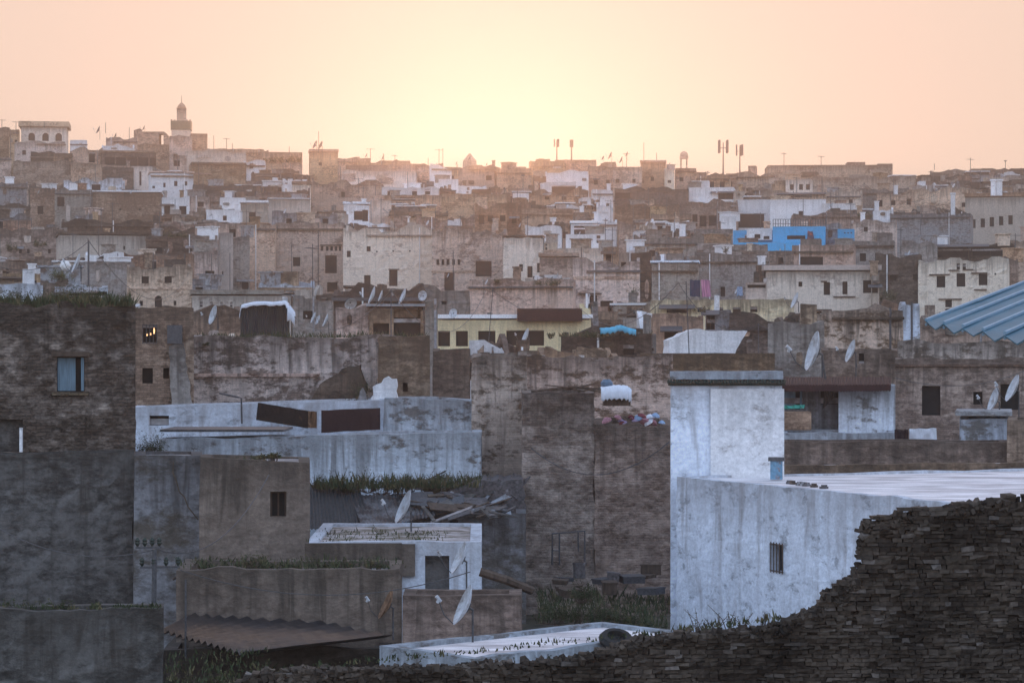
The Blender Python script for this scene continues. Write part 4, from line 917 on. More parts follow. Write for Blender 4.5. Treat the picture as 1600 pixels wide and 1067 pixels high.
# skyline masts
def mast(px, y0, y1, d, label, n, k):
    h = (y1-y0)/F*d; e = empty('phone_mast', P(px, y1, d), R(px % 40), label, "phone mast", "phone masts on the skyline")
    MB().tube([(0,0,-1),(0,0,h*.95)], [.16,.08], 6).obj('mast', metal, e)
    for i in range(n):
        a = 2*math.pi*i/n + .6; c = Vector((math.cos(a)*k, math.sin(a)*k, 0))
        mb = MB(); m = Matrix.Translation(c+Vector((0,0,h*.82))) @ Matrix.Rotation(a, 4, 'Z'); mb.box(-.10,.10,-.17,.17,-h*.19,h*.19, m=m); mb.obj('antenna_panel', metal, e)
    mb = MB(); 
    for i in range(n): a = 2*math.pi*i/n + .6; mb.tube([(0,0,h*.78),(math.cos(a)*k,math.sin(a)*k,h*.78)], .04, 4)
    mb.obj('bracket', metal, e)
mast(870,218,250,433,"left short phone mast of the pair on the skyline",3,.45); mast(893,219,250,433,"right short phone mast of the pair on the skyline",2,.2)
mast(1130,220,272,428,"tallest phone mast with several panels at the right of the skyline",4,1.0); mast(1156,227,272,428,"slimmer phone mast right of the tallest mast",3,.6)
# minaret
d = 468; mn = empty('minaret', P(283,240,d), R(4), "mosque minaret with a green tiled band and a domed lantern", "minaret"); s = d/F
def mz(y): return (240-y)*s
MB().box(-15*s/1,14*s,0,29*s,0,mz(203),top=99).obj('shaft', cream, mn)
MB().box(-16.2*s,15.2*s,-1*s,30*s,mz(203),mz(189)).obj('tiled_band', plain('green_glazed_band', (.10,.125,.085), .6, .4, 2), mn)
mb = MB()
for i in range(7):
    for yy in (-1*s, 27*s): mb.box((-16.2+i*4.8)*s,(-13.8+i*4.8)*s,yy,yy+3*s,mz(189),mz(187))
mb.obj('battlements', tan, mn)
la = wall_mesh(14*s, 14*s, mz(169)-mz(189), [(-2.4*s,.4,2.4*s,1.7)], 0, 1.5, .2, .2, 0, 5).obj('lantern', tan, mn); la.location = (-.3*s, 8*s, mz(189))
MB().box(-2.3*s,2.3*s,8*s+.3,8*s+.34,mz(189)+.42,mz(189)+1.68).obj('lantern_opening', plain('pale_void', (.45,.38,.3), .9, .1), mn)
mb = MB().box(-8*s,7.4*s,7.3*s,22.6*s,mz(169),mz(168)).lathe([(6.4*s,mz(168)),(6.6*s,mz(166)),(5.2*s,mz(163)),(2.6*s,mz(160.5)),(.7*s,mz(159))], (-.3*s,15*s,0), 12); mb.obj('dome', tan, mn)
mb = MB().tube([(-.3*s,15*s,mz(160)),(-.3*s,15*s,mz(148))], .05, 5)
for zz_, rr in ((157,1.1),(154.2,.85),(151.8,.6)): mb.lathe([(.1*s,mz(zz_)-rr*s),(rr*s,mz(zz_)),(.1*s,mz(zz_)+rr*s)], (-.3*s,15*s,0), 8)
mb.obj('finial', metal, mn)
# wall with a hole of sky, left of the minaret
sw = slab('gapped_wall', [(210,262),(209,204),(218,201),(219,206),(256,206),(268,219),(268,262),(255.5,262),(255.5,209.5),(248.5,209.5),(248.5,262)], 466, 3, tan, "tall tan rooftop wall with an upright gap of sky", "wall")
H(209,270,226,250,'tan',"low tan house under the gapped rooftop wall", d=465.5, jag=.1)
# domed turret
d = 429; s = d/F; tt = empty('turret', P(1069,265,d), 0, "small open turret with a round dome on the skyline", "turret")
mb = MB()
for x in (-5,4): mb.box(x*s-1.2*s*.5,x*s+1.2*s,0,1.5*s,0,17*s); mb.box(x*s-1.2*s*.5,x*s+1.2*s,8*s,9.5*s,0,17*s)
mb.obj('piers', tan, tt)
mb = MB().box(-6.5*s,6.5*s,-.6*s,10*s,17*s,21*s); mb.lathe([(6*s,21*s),(6.2*s,24*s),(4.6*s,27*s),(1.5*s,28.6*s)], (0,4.6*s,0), 12); mb.obj('dome', tan, tt)
c_ = MB().lathe([(.5,0),(1.3,.3),(1.2,1.7),(.5,2.5),(.15,3.0)], (0,0,0), 10).obj('roof_urn', tan); c_.location = P(734,266,432); tag(c_, "squat rounded chimney on the skyline left of the sun's glow", "chimney")
aerial(733,240,250,432,0,"short spike on the rounded skyline chimney")
for px, y0, y1, d, rr in ((1552,284,306,330,.35),(1561,284,306,330,.45),(1489,305,336,320,.3)):
    o = MB().lathe([(rr,0),(rr,(y1-y0)/F*d),(rr*1.3,(y1-y0)/F*d+.1),(rr*1.3,(y1-y0)/F*d+.3)], (0,0,0), 8).obj('chimney_pipe', white); o.location = P(px,y1,d); tag(o, None, "chimney", "pale chimney pipes at the right"); autolabel(o, "pale round chimney pipe", px, y1)
# electricity pole
d = 49.5; s = d/F; ep = empty('electricity_pole', P(240,1000,d), R(12), "black electricity pole with two crossarms and insulators at the lower left", "pole")
MB().tube([(0,0,0),(.02,0,(1000-858)*s)], [.06,.045], 8).obj('post', metal, ep)
def arm(x0, x1, y, n):
    a = MB().box((x0-240)*s,(x1-240)*s,-.03,.03,(1000-y)*s-.02,(1000-y)*s+.025).obj('crossarm', metal, ep)
    for i in range(n):
        x = (x0+3+(x1-x0-6)*i/(n-1)-240)*s; z_ = (1000-y)*s
        MB().lathe([(.015,.02),(.03,.05),(.055,.09),(.04,.12),(.055,.15),(.03,.19),(.01,.21)], (x,0,z_), 8).obj('insulator', tile, a)
arm(212,252,855,4); arm(219,281,886,4)
aerial(290,905,1012,47.5,0,"thin iron rod standing by the rusty roof")
# railing on blue terrace, ladder frame, posts
mb = MB(); L_ = (1290-1208)/F*275
for i in range(22): mb.tube([(i*L_/21,0,0),(i*L_/21,0,(354-342)/F*275)], .045, 4)
for z_ in (.35,.85): mb.tube([(0,0,z_),(L_,0,z_)], .04, 4)
o = mb.obj('railing', metal); o.location = P(1208,354.5,275.3); tag(o, "dark iron railing along the top of the sky-blue terrace", "railing")
mb = MB()
for i in range(7): mb.box(i*17/F*437-.1,i*17/F*437+.12,-.25,-.05,0,18/F*437)
d = 70-1.6; s = d/F; mb = MB(); mb.tube([(0,0,0),(0,0,48*s),(50*s,0,52*s),(50*s,0,4*s)], .03, 5); mb.tube([(11*s,0,0),(11*s,0,48*s)], .025, 5); mb.tube([(0,0,22*s),(11*s,0,22*s)], .02, 5); mb.tube([(40*s,0,20*s),(40*s,0,50*s)], .02, 5)
o = mb.obj('iron_frame', metal); o.location = P(863,882,67.5); tag(o, "rusty iron frame leaning on the tall brown courtyard wall", "frame")
# shed with tarp
sh = H(376,452,476,528,'dark',"corrugated roof shed with white sheeting over its edge", d=116.5, jag=.02, deep=4, name='shed')
sheet('front_sheet', Vector((-1.18,-.12,3.0)) , Vector((1.18,-.12,3.0)), Vector((1.18,-.06,6)), Vector((-1.18,-.06,6)), 22, plain('dark_corrugated', (.06,.065,.07), .6, .3, 2, stretch=(1,1,.3)), None, None, amp=.04, thick=.02)
_fs = C.objects['front_sheet']; _fs.parent = sh; _z = EYE + (HOR-526)/F*116.5 - sh.location.z; _fs.location = (-1.18,-.14,_z)
_fs.scale = (1,1,((526-478)/F*116.5)/3.0)
def drape(name, pts, w_, d, label, cat, mat, drop=.3, group=None):
    """cloth strip following a line of pixels at distance d, w_ metres deep, with a hanging hem"""
    o0 = P(*pts[0], d); mb = MB(); rows = []; r = random.Random(int(pts[0][0])); n = 26
    for i in range(n+1):
        t = i/n*(len(pts)-1); k = min(int(t), len(pts)-2); f = t-k; px = pts[k][0]*(1-f)+pts[k+1][0]*f; py = pts[k][1]*(1-f)+pts[k+1][1]*f
        p = P(px, py, d)-o0; fold = (.06*math.sin(i*1.9)+r.uniform(-.03,.03))*(.6 if d > 100 else .45)
        row = [p+Vector((0,w_,-.02)), p+Vector((0,w_*.5,.03+fold*.3)), p+Vector((0,0,.01)), p+Vector((fold*.3,-.06+fold*.4,-drop*.5)), p+Vector((fold*.4,-.07+fold*.8,-drop+fold))]
        rows.append([mb.vert(q) for q in row] + [mb.vert(q+Vector((0,.02,-.02))) for q in row])
    for A, B in zip(rows, rows[1:]):
        for k in range(4): mb.f.append((A[k],A[k+1],B[k+1],B[k])); mb.f.append((A[k+5],B[k+5],B[k+6],A[k+6]))
        mb.f.append((A[4],A[9],B[9],B[4])); mb.f.append((A[0],B[0],B[5],A[5]))
    for A in (rows[0], rows[-1]):
        for k in range(4): mb.f.append((A[k],A[k+5],A[k+6],A[k+1]))
    o = mb.obj(name, mat, smooth=True); o.location = o0; return tag(o, label, cat, group)
drape('white_sheeting', [(374,492),(377,476),(400,471),(428,472),(445,470),(452,480),(458,492)], 1.6, 116.2, "crumpled white sheeting on the corrugated roof shed", "sheeting", cloth, drop=.18)
drape('hanging_sheet', [(449,482),(454,479),(461,489)], .3, 116, "white sheet hanging off the shed's right corner", "sheeting", cloth, drop=.6)
drape('turquoise_tarp', [(938,513),(955,512),(970,508),(985,513),(994,515)], 2.0, 124, "turquoise tarp spread on a low roof right of the yellow house", "tarp", tarpb, drop=.28)
drape('white_blanket', [(939,606),(950,604),(965,603),(980,604),(987,609)], .7, 66.5, "white blanket thrown over a crate on the brown courtyard wall", "blanket", cloth, drop=.34)
o = MB().box(0,(985-943)/F*67,0,.6,0,.5).obj('crate', wood); o.location = P(943,634,66.7); tag(o, "dark crate carrying the white blanket", "crate")
o = MB().lathe([(.12,0),(.17,.05),(.17,.12),(.1,.2)], (0,0,0), 10).obj('blue_basin', plain('blue_grey_plastic',(.12,.18,.25),.5,.2)); o.location = P(948,604,66.7); tag(o, "blue grey basin upturned on the white blanket", "basin")
# carpets
def carpet(name, pts, d, label, mat, seed):
    cx = sum(p[0] for p in pts)/4; by = max(p[1] for p in pts); o0 = P(cx, by, d); mb = MB(); n, m = 16, 6; T_ = []; B_ = []
    for i in range(n+1):
        for j in range(m+1):
            u, v = i/n, j/m; px = (pts[0][0]*(1-u)+pts[1][0]*u)*(1-v)+(pts[3][0]*(1-u)+pts[2][0]*u)*v; py = (pts[0][1]*(1-u)+pts[1][1]*u)*(1-v)+(pts[3][1]*(1-u)+pts[2][1]*u)*v
            p = P(px, py+1.2*noise.noise(Vector((u*4,v*2,seed))), d)-o0; p.y += .05*noise.noise(Vector((u*7,v*1.5,seed+4))); T_.append(mb.vert(p)); B_.append(mb.vert(p+Vector((0,.03,0))))
    w_ = m+1
    for i in range(n):
        for j in range(m): k = i*w_+j; mb.f.append((T_[k],T_[k+1],T_[k+w_+1],T_[k+w_])); mb.f.append((B_[k],B_[k+w_],B_[k+w_+1],B_[k+1]))
    for i in range(n):
        for q in (0,m): k = i*w_+q; mb.f.append((T_[k],T_[k+w_],B_[k+w_],B_[k]))
    for j in range(m):
        for q in (0,n*w_): k=q+j; mb.f.append((T_[k],B_[k],B_[k+1],T_[k+1]))
    o = mb.obj(name, mat); o.location = o0; return tag(o, label, 'carpet' if 'carpet' in name else 'cloth')
darkc = plain('dark_carpet', (.022,.018,.017), .95, .35, 5, stretch=(1,1,3)); darkr = plain('maroon_carpet', (.035,.02,.022), .95, .15, 5)
carpet('carpet', [(403,629),(482,642),(481,669),(400,656)], 75.7, "dark brown striped carpet hanging askew on the white terrace wall", darkc, 1)
carpet('cloth_scrap', [(482,642),(495,643),(495,669),(481,668)], 75.6, "torn orange brown edge cloth beside the askew carpet", rust, 2)
carpet('carpet', [(502,641),(594,637),(594,671),(502,676)], 75.2, "plain maroon brown carpet hanging straight on the white terrace wall", darkr, 3)
carpet('cloth', [(1078,437),(1094,438),(1094,464),(1078,463)], 168.8, "navy blue cloth on the laundry terrace", plain('navy_cloth',(.03,.05,.10),.9,.2), 4)
carpet('cloth', [(1095,437),(1109,438),(1111,464),(1097,464)], 168.6, "pink striped cloth hanging beside the navy one", plain('pink_cloth',(.50,.22,.34),.9,.5,2.2,stretch=(3,1,.2)), 5)
carpet('cloth', [(1421,670),(1463,669),(1464,688),(1421,688)], 78.6, "white laundry sheet pegged below the brick house", cloth, 6)
carpet('cloth', [(1398,671),(1419,671),(1420,690),(1398,690)], 78.4, "dark red cloth left of the white laundry sheet", darkr, 7)
carpet('cloth', [(1290,602),(1308,601),(1306,618),(1285,640)], 82.2, "black cloth hanging under the dark red awning slab", darkc, 8)
carpet('cloth', [(1221,634),(1258,632),(1256,638),(1222,639)], 82.0, "green white cloth over the sill under the awning", plain('green_cloth',(.05,.30,.24),.9,.4,3), 9)
carpet('cloth', [(1152,448),(1160,448),(1161,462),(1151,462)], 168.9, "blue checked bag on the laundry terrace", plain('blue_bag',(.25,.35,.5),.8,.5,8), 10)
carpet('cloth', [(1262,361),(1270,362),(1273,378),(1261,377)], 274.3, "dark and red clothes hung on the sky-blue terrace wall", plain('dark_clothes',(.07,.07,.12),.9,.5,1.5,col2=(.4,.1,.08),thr=.58), 11)
o = MB().box(0,(1269-1220)/F*81,0,1.2,0,.62).obj('stone_trough', brown); o.location = P(1219,672,81.4); tag(o, "low brown masonry block on the terrace under the window", "block")
r = random.Random(5)
cols = [plain('lilac_cloth',(.35,.28,.42),.9,.2), plain('rose_cloth',(.45,.22,.26),.9,.2), cloth, plain('sky_cloth',(.3,.42,.6),.9,.2), plain('wine_cloth',(.2,.05,.06),.9,.2)]
for i in range(22):
    px = 940+r.random()*98; py = 661-r.random()*12; mb = MB(); k = r.uniform(.08,.2)
    mb.lathe([(.02,0),(k,.03),(k*.9,k*.5),(k*.4,k*.9),(.02,k)], (0,0,0), 8); o = mb.obj('cloth_bundle', r.choice(cols)); o.location = P(px,py+3,67.6); o.rotation_euler = (r.uniform(-.5,.5),r.uniform(-.5,.5),r.random()*6)
    tag(o, None, "cloth bundle", "coloured cloth bundles on the wall top"); autolabel(o, "%s cloth bundle" % o.data.materials[0].name.split('_')[0], px, py)
# tyre-like black basin on the white roof, lamp head
o = MB().lathe([(.26,0),(.34,.04),(.36,.12),(.3,.2),(.2,.2),(.18,.1)], (0,0,0), 18).obj('tyre', plain('black_rubber',(.02,.02,.02),.7,.2)); o.location = P(962,1006,48.6); o.rotation_euler = (R(24), R(6), 0); tag(o, "black tyre lying on the white flat roof", "tyre")
o = MB().lathe([(.03,0),(.13,.04),(.16,.14),(.10,.24),(.02,.27)], (0,0,0), 10).obj('lamp_hood', plain('white_enamel',(.8,.78,.76),.5,.05)); o.location = P(97,420,117.5); o.rotation_euler = (.3,.9,0); o.scale = (1.8,1.8,1.8); tag(o, "small white lamp hood above the olive shrub", "lamp")
for (x0,y0,x1,y1,d,l) in ((750,893,830,922,53,"long round log lying beside the blue white doorway"),(830,612,895,606,68,"thin curved stick on top of the courtyard wall"),(270,905,320,880,57,"thin branch leaning by the cracked plaster house")):
    o = MB().tube([(0,0,0), (P(x1,y1,d)-P(x0,y0,d))*.5+Vector((0,0,.03)), P(x1,y1,d+.6)-P(x0,y0,d)], .1 if d == 53 else .03, 7).obj('log', wood); o.location = P(x0,y0,d); tag(o, l, "log")
r = random.Random(9)
for i in range(10):
    px = 872+r.random()*55; py = 610-r.random()*9; l = r.uniform(.5,1.2)
    o = MB().box(-l/2,l/2,-.06,.06,0,.03).obj('plank', wood); o.location = P(px,py,68.2+r.random()); o.rotation_euler = (r.uniform(-.2,.2),r.uniform(-.25,.25),r.uniform(-.6,.6)); tag(o, None, "plank", "old planks on the courtyard wall top"); autolabel(o, "old plank on courtyard wall", px, py)
for i in range(12):
    px = 868+r.random()*150; py = 925-r.random()*40; a,b,c = r.uniform(.25,.7),r.uniform(.2,.5),r.uniform(.06,.4)
    o = MB().box(-a/2,a/2,-b/2,b/2,0,c).box(-a/2-.02,a/2+.02,-b/2-.02,b/2+.02,c,c+.04).obj('scrap_crate', r.choice([wood,debris,metal])); o.location = P(px,py+8,66.2-(py-885)/14); o.rotation_euler = (r.uniform(-.1,.1),r.uniform(-.12,.12),r.random()*3)
    tag(o, None, "crate", "scrap crates heaped in the courtyard"); autolabel(o, "courtyard scrap crate", px, py)
# ---- plants
def plant_mesh(w_, h, n, leaf, seed, bushy=False):
    """many thin upright shoots with small leaves, uneven in height, leaning and open between"""
    r = random.Random(seed); mb = MB(); ns = max(5, int(n/16)); sh = []
    cl_ = [(r.gauss(0,.5)*w_, r.gauss(0,.35)*w_, r.uniform(.35,1.0)) for _ in range(max(2, ns//7))]
    for i in range(ns):
        cx, cy, ch = r.choice(cl_); x, y = cx+r.gauss(0,.16)*w_, cy+r.gauss(0,.14)*w_
        hh = h*ch*r.uniform(.35,1.05)*(1 if bushy else r.choice([.5,.8,1.0,1.15])); lx, ly = r.gauss(0,.22)*hh, r.gauss(0,.2)*hh
        sh.append((Vector((x,y,0)), Vector((lx,ly,hh))))
    for k in range(n):
        b, t = r.choice(sh); f = r.random()**.75; c = b + t*f + Vector((t.x*f*f*.6, t.y*f*f*.6, 0)); s = leaf*r.uniform(.45,1.25)
        if bushy: c = c + Vector((r.gauss(0,.09)*w_, r.gauss(0,.09)*w_, r.gauss(0,.05)*h))
        d1 = Vector((r.gauss(0,1),r.gauss(0,1),r.uniform(-.2,1.6))).normalized(); d2 = Matrix.Rotation(r.random()*6, 3, d1) @ d1.orthogonal().normalized()
        q = [mb.vert(c), mb.vert(c+d1*s*.5+d2*s*.2), mb.vert(c+d1*s), mb.vert(c+d1*s*.5-d2*s*.2)]; mb.f.append(tuple(q))
    return mb, sh
def plant(px, py, wpx, hpx, d, label=None, mat=None, n=None, name='weed', leaf=None, cat='plant', group=None):
    s = d/F; w_, h = wpx*s/2, hpx*s; leaf = leaf or max(.05, 2.6*s)
    n = n or int(min(2600, max(90, 1.7*wpx*hpx)))
    e = empty(name, P(px, py, d), 0, label, cat, group or ("weeds growing on walls and roofs" if not label else None))
    mb, sh = plant_mesh(w_, h, n, leaf, int(px*3+py), name != 'weed'); mb.obj('foliage', mat or leafm, e)
    st = MB()
    for b, t in sh[:24]: st.tube([Vector((0,0,-.12)), b-Vector((0,0,.05)), b+t*.5, b+t+Vector((t.x*.6,t.y*.6,0))], [.010,.010,.007,.003], 4)
    st.obj('stem', wood, e)
    if not label: autolabel(e, "small green %s" % name, px, py)
plant(93,438,28,24,119,"olive yellow shrub beside the white lamp hood",leafy,name='shrub')
for px,py,w_,h in ((6,482,60,34),(40,486,50,26),(78,486,60,34),(112,478,70,42),(146,482,60,30),(178,486,44,22),(198,490,30,14),(22,484,50,40),(95,484,70,48),(130,482,60,46),(58,490,60,28),(160,488,60,24)): plant(px,py,w_,h,63.5,n=1900,name='bush')
plant(235,712,44,48,66,"leafy green bush at the left end of the low bluish white wall",leafm,name='bush',n=2600)
for i,px in enumerate(range(508,752,22)): plant(px,764+(i%3)*3,36,28+(i*7)%14,68.5,n=1100)
plant(400,722,60,12,61); plant(470,760,14,14,69)
for i,px in enumerate(range(325,600,26)): plant(px,888+(i%2)*2,34,16+(i*5)%16,54,n=600)
for px in (520,590,655): plant(px,842,30,18+(px%9),60,n=200)
for px,py,w_,h in ((870,968,60,36),(910,972,90,60),(950,972,60,36),(985,975,50,22),(905,935,40,30),(1010,985,50,20)): plant(px,py,w_,h,57,n=1700)
for px,h in ((1010,22),(1040,20),(1068,18),(1085,36),(1100,40),(1120,32),(1143,42),(1165,34),(1190,30),(1225,16),(1300,8)): plant(px,ptop(px)+4,26,h*1.15,33.5,n=150,leaf=.028)
for px,h in ((640,24),(745,30),(800,26),(850,38),(560,20)): plant(px,ptop(px)+4,34,h,34.0,n=150,leaf=.03)
for px,py in ((300,1074),(335,1068),(360,1076),(420,1072),(450,1066)): plant(px,py,60,36,40,n=420,leaf=.045,mat=(leafy if px%2 else None))
for px in (20,60,105): plant(px,950,70,34,60-1.4+.0,n=900) if False else plant(px,953,60,18,47.6,n=500)
for i,px in enumerate(range(414,470,9)): plant(px,254,14,11,441,label=None,leaf=.5,n=120)
for px,py,w_,h,d in ((860,446,40,14,195),(300,540,30,10,86),(860,526,30,10,125),(930,528,50,14,124),(1135,395,12,12,240),(268,372,50,16,290),(20,392,30,14,250),(60,385,30,14,255),(1100,488,30,10,140),(1350,340,30,9,310),(770,442,24,8,196),(990,470,20,40,190),(1382,470,24,30,230),(430,716,50,9,60)): plant(px,py,w_,h,d,leaf=max(.08,2.6*d/F),n=int(w_*h*1.6))
plant(565,640,26,62,79,"dark hanging creeper between the buttress and the plaster stump",leafm,name='creeper',n=1500)
# grass tufts along wall tops and in the courtyard: one uncountable mass
mb = MB(); r = random.Random(31)
def grass(x0, x1, y0, y1, d0_, d1_, n, h0):
    for i in range(n):
        t = r.random(); px = x0+(x1-x0)*t + r.gauss(0,2); d = d0_+(d1_-d0_)*r.random(); py = y0+(y1-y0)*t
        cl = .5+.9*noise.noise(Vector((px*.05, d*1.5, 3)))
        if cl < r.random()*.8: continue
        z = (HOR-py)/F*(d0_) ; p = Vector(((px-800)/F*d, d, EYE+z)); h = h0*r.uniform(.3,1.2)*(.25+1.3*max(0,cl)); a = r.random()*6.28; w_ = .012+h*.03
        q = Vector((math.cos(a)*w_, math.sin(a)*w_, 0)); l = Vector((r.gauss(0,.35)*h, r.gauss(0,.3)*h, h))
        k = [mb.vert(p-q), mb.vert(p+q), mb.vert(p+l*.6+q*.7), mb.vert(p+l), mb.vert(p+l*.6-q*.7)]; mb.f.append(tuple(k))
grass(0,205,484,478,62.1,66,4200,.30); grass(275,628,889,889,52.6,55,700,.12); grass(480,700,848,846,57.2,61,500,.08); grass(490,752,765,762,67.5,70,1700,.30)
grass(840,1045,975,985,58,66,2200,.22); grass(0,250,952,952,47.2,47.6,700,.09); grass(390,1060,1056,990,33.1,33.7,600,.06); grass(1060,1250,990,966,33.1,33.6,350,.07)
grass(300,665,527,527,86.1,88,1200,.2); grass(876,1018,526,526,125,128,900,.3); grass(255,420,1084,1074,38,43,700,.10)
tag(mb.obj('grass', leafm), kind='stuff')

# sagging cables between roofs
def cable(a, b, sag, label):
    A, B = P(*a), P(*b); n = 14; o = MB().tube([(B-A)*(i/n) - Vector((0,0,sag*4*(i/n)*(1-i/n))) for i in range(n+1)], .010+.00006*a[2], 4).obj('cable', metal); o.location = A; tag(o, None, "cable", "cables sagging between the roofs"); autolabel(o, label, (a[0]+b[0])/2, (a[1]+b[1])/2)
for a, b, sg in (((245,858,49.5),(-40,800,58),.5),((245,858,49.5),(420,742,59),.7),((281,890,49.5),(735,893,50),.5),((139,377,118),(-40,400,110),1),((139,377,118),(300,417,230),3),((611,454,85),(760,452,146),2),((611,454,85),(460,495,115),1),((1060,442,109),(1185,507,108),1),
  ((1060,442,109),(905,480,150),1.5),((1185,507,108),(1410,480,128),1.2),((767,452,146),(1018,470,170),2),((1350,287,340),(1470,300,350),2),((1398,590,82),(1640,560,92),.6),((830,700,68.5),(1046,690,61.5),.8),((1298,302,350),(1392,302,350),1),((240,397,220),(388,360,300),2),((680,332,300),(560,280,380),3)):
    cable(a, b, sg, "thin sagging cable")
# ---------------- the rest of the quarter: smaller houses wherever the laid-out ones leave gaps
hand = list(RECTS); rf_ = random.Random(77); placed = []
kinds = ['tan']*5+['pink']*3+['brown']*6+['cream']*2+['white']*2+['mud']*3+['dark']*4+['brick']+['slate']+['beige']*2  # extra dark houses stand in for the shaded gaps and alleys
words = dict(mud='muddy brown', tan='tan', pink='pinkish', brown='brown', cream='cream', white='whitewashed', grey='grey', dark='dark', brick='brick', slate='bluish grey', beige='beige')
def skytop(px): return interp([(-60,205),(30,208),(110,212),(215,222),(300,240),(412,242),(480,256),(560,256),(700,264),(800,272),(830,258),(950,262),(1050,268),(1200,272),(1395,276),(1440,272),(1500,264),(1600,262),(1700,262)], px)
def free_top(x0, x1, yt, d):
    for _ in range(12):
        bad = [r[3] for r in hand if r[0] < x1-1 and r[1] > x0+1 and r[4] > d-1.5 and r[3] > yt+2.5 and r[2] < 2000]
        if not bad: return yt, d
        yt = max(bad) - 1.0; d = dist(yt) + 5
        if yt > 600: return None
    return None
cells = []
y = 258.0
while y < 590:
    pw = 24 + (y-250)*.20; x = -50 + rf_.random()*20
    while x < 1650:
        w_ = pw*rf_.uniform(.6, 1.5); cells.append((x, x+w_, y + rf_.uniform(-6, 6))); x += w_*rf_.uniform(.8, 1.15)
    y += 10 + (y-250)*.05
y = 262.0
while y < 345:                      # finer grain far up the slope
    x = -40 + rf_.random()*20
    while x < 1640:
        w_ = rf_.uniform(11, 30); cells.append((x, x+w_, y + rf_.uniform(-4, 4))); x += w_*rf_.uniform(.9, 1.6)
    y += 7
import numpy as np
GX, GY, GS = 411, 275, 4.0        # depth raster in photo pixels / 4, to see which houses show
def gbox(x0, x1, yt, d):
    X = ((x0+x1)/2-800)/F*d; yb = HOR - (terr(X, d)-EYE)*F/d
    return max(0, int((x0+20)/GS)), min(GX, int((x1+20)/GS)+1), max(0, int(yt/GS)), min(GY, max(int(yt/GS)+1, int(yb/GS)))
zb_ = np.full((GY, GX), 1e9); idb = np.full((GY, GX), -1)
for r_ in hand:
    a, b, c, e_ = gbox(r_[0], r_[1], r_[2], r_[4]); m_ = zb_[c:e_, a:b] > r_[4]; zb_[c:e_, a:b][m_] = r_[4]
cand = []
for (x0, x1, yt) in cells:
    yt = max(yt, skytop((x0+x1)/2) + rf_.uniform(0, 5)); q = free_top(x0, x1, yt, dist(yt) + 5)
    if q: cand.append((x0, x1, q[0], q[1]))
for i, (x0, x1, yt, d) in enumerate(cand):
    a, b, c, e_ = gbox(x0, x1, yt, d); m_ = zb_[c:e_, a:b] > d; zb_[c:e_, a:b][m_] = d; idb[c:e_, a:b][m_] = i
vis = np.bincount(idb[idb >= 0].ravel(), minlength=len(cand))
order = sorted((i for i in range(len(cand)) if vis[i] > 2), key=lambda i: -vis[i])
NHOUSE = sum(1 for o in C.objects if o.parent is None and o.get('category') == 'house')
keep = set(order[:max(0, 298-NHOUSE)]); merged = []
for i in order:
    x0, x1, yt, d = cand[i]; k = rf_.choice(kinds); wins = []
    if rf_.random() < .5:
        n = rf_.randint(1, 3); wy = yt + rf_.uniform(5, 10)*(1+ (yt-250)/250)
        for q in range(n): cx = x0 + (x1-x0)*(q+.5+rf_.uniform(-.2,.2))/n; ww = rf_.uniform(.5,.95)*F/d/2; wins.append((cx-ww, wy, cx+ww, wy+ww*2.4))
    hut = []
    if rf_.random() < .45 and yt > 285: a = rf_.uniform(.05,.55); hx = x0+(x1-x0)*a; hut = [(hx, yt-rf_.uniform(3,9)*(.6+(yt-250)/300), min(x1-1, hx+(x1-x0)*rf_.uniform(.2,.45)), yt, rf_.choice(kinds))]
    e = house(x0, x1, yt, yt+10, k, None, wins, d=d, jag=rf_.choice([.03,.1,.2,.4]), yaw=rf_.uniform(-7,7), hut=hut, rec=False, style='none', cap=((M_[rf_.choice(['brown','dark','white'])], .15) if rf_.random() < .12 else None))
    if i in keep: tag(e, None, 'house', "small houses packed on the hillside"); autolabel(e, "small %s house" % words[k], (x0+x1)/2, yt)
    else: merged.append(e)
def merge_all(roots, name):
    mats, vs_, fs_, mi, td = [], [], [], [], []
    for e in roots:
        M0 = e.matrix_basis.copy()
        for c in [c for c in C.objects if c.parent is e]:
            Mx = M0 @ c.matrix_basis; mt = c.data.materials[0]
            if mt not in mats: mats.append(mt)
            b0 = len(vs_); vs_ += [tuple(Mx @ v.co) for v in c.data.vertices]; td += [a.value for a in c.data.attributes['topd'].data]
            for p in c.data.polygons: fs_.append(tuple(b0+v for v in p.vertices)); mi.append(mats.index(mt))
            bpy.data.objects.remove(c)
        bpy.data.objects.remove(e)
    me = bpy.data.meshes.new(name); me.from_pydata(vs_, [], fs_); me.attributes.new('topd', 'FLOAT', 'POINT').data.foreach_set('value', td)
    for m in mats: me.materials.append(m)
    me.polygons.foreach_set('material_index', mi); me.update(); o = bpy.data.objects.new(name, me); C.objects.link(o); return tag(o, kind='stuff')
print("houses laid out", NHOUSE, "fillers kept", len(keep), "merged", len(merged))
if merged: merge_all(merged, 'small_hillside_houses')

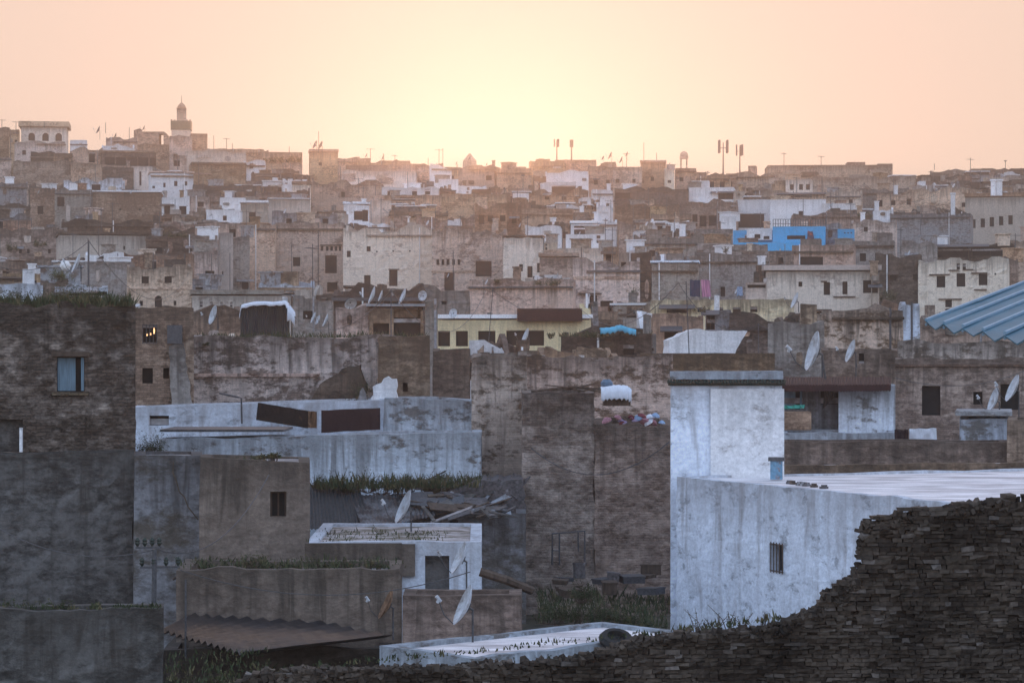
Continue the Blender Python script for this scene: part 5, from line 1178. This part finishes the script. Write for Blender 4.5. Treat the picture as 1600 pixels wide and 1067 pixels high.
# rooftop clutter: low walls, boxes, posts
cl = 0
for e in [o for o in C.objects if o.parent is None and o.get('category') == 'house' and o.get('_py', 999) < 450]:
    py, px, y0 = e['_py'], e['_px'], e.location.y
    if rf_.random() < .75 and cl < 120:
        wl_ = next(c for c in C.objects if c.parent is e and c.name.startswith('wall')); bb = wl_.dimensions
        W, Hh = bb.x, max(v[2] for v in wl_.bound_box)
        kind = rf_.choice(['box', 'chim', 'box', 'chim', 'box'])
        x = rf_.uniform(-.38, .38)*W; yy = rf_.uniform(.6, 2.2); loc = e.matrix_basis @ Vector((x, yy, Hh-.55))
        if py < 262: continue
        if kind == 'tank':
            o = MB().lathe([(.42,0),(.45,.1),(.45,1.0),(.3,1.15),(.1,1.2)], (0,0,0), 12).obj('water_tank', rf_.choice([dishm, metal, galv])); lab = "round water tank"
        elif kind == 'chim':
            o = MB().box(-.25,.25,-.25,.25,0,1.3).box(-.32,.32,-.32,.32,1.3,1.42).obj('chimney', rf_.choice([tan, white, brown])); lab = "square chimney"
        else:
            a, b, c = rf_.uniform(.5,1.3), rf_.uniform(.4,1), rf_.uniform(.8,1.5); o = MB().box(-a,a,-b,b,0,c).box(-a-.15,a+.15,-b-.15,b+.15,c,c+.1).obj('roof_hut', rf_.choice([white, brown, grey, tan, galv, pink])); lab = "little roof hut"
        o.location = loc; o.rotation_euler.z = rf_.random()*3; cl += 1
        tag(o, None, {'tank':'water tank','chim':'chimney','box':'roof hut'}[kind], "small things on the flat roofs"); autolabel(o, lab, px, py)
rn = random.Random(8); na = 0
for e in [o for o in C.objects if o.parent is None and o.get('category') == 'house' and 275 < o.get('_py', 999) < 470]:
    if rn.random() < .42 and na < 90:
        na += 1; d_ = e.location.y; px = e['_px'] + rn.uniform(-12, 12); h_ = rn.uniform(1.6, 3.4)*F/d_; aerial(px, e['_py']-h_, e['_py']+.6*F/d_, d_+rn.uniform(.8, 2.5), rn.choice([0,1,1]))
finish_labels()
for o in C.objects:
    for k in ('_px', '_py'):
        if k in o: del o[k]
# ---------------- haze
hz = MB().box(-700, 700, -40, 600, EYE-62, EYE+56).obj('haze', None); tag(hz, kind='stuff')
hm = bpy.data.materials.new('haze'); hm.use_nodes = True; n = hm.node_tree.nodes; n.remove(n["Principled BSDF"]); pv = n.new("ShaderNodeVolumePrincipled")
pv.inputs['Density'].default_value = HAZE = 0.0006; pv.inputs['Anisotropy'].default_value = 0.89; pv.inputs['Color'].default_value = (.95,.90,.88,1)
hm.node_tree.links.new(pv.outputs[0], n["Material Output"].inputs['Volume']); hz.data.materials.append(hm); hm.cycles.homogeneous_volume = True if hasattr(hm, 'cycles') and hasattr(hm.cycles, 'homogeneous_volume') else True
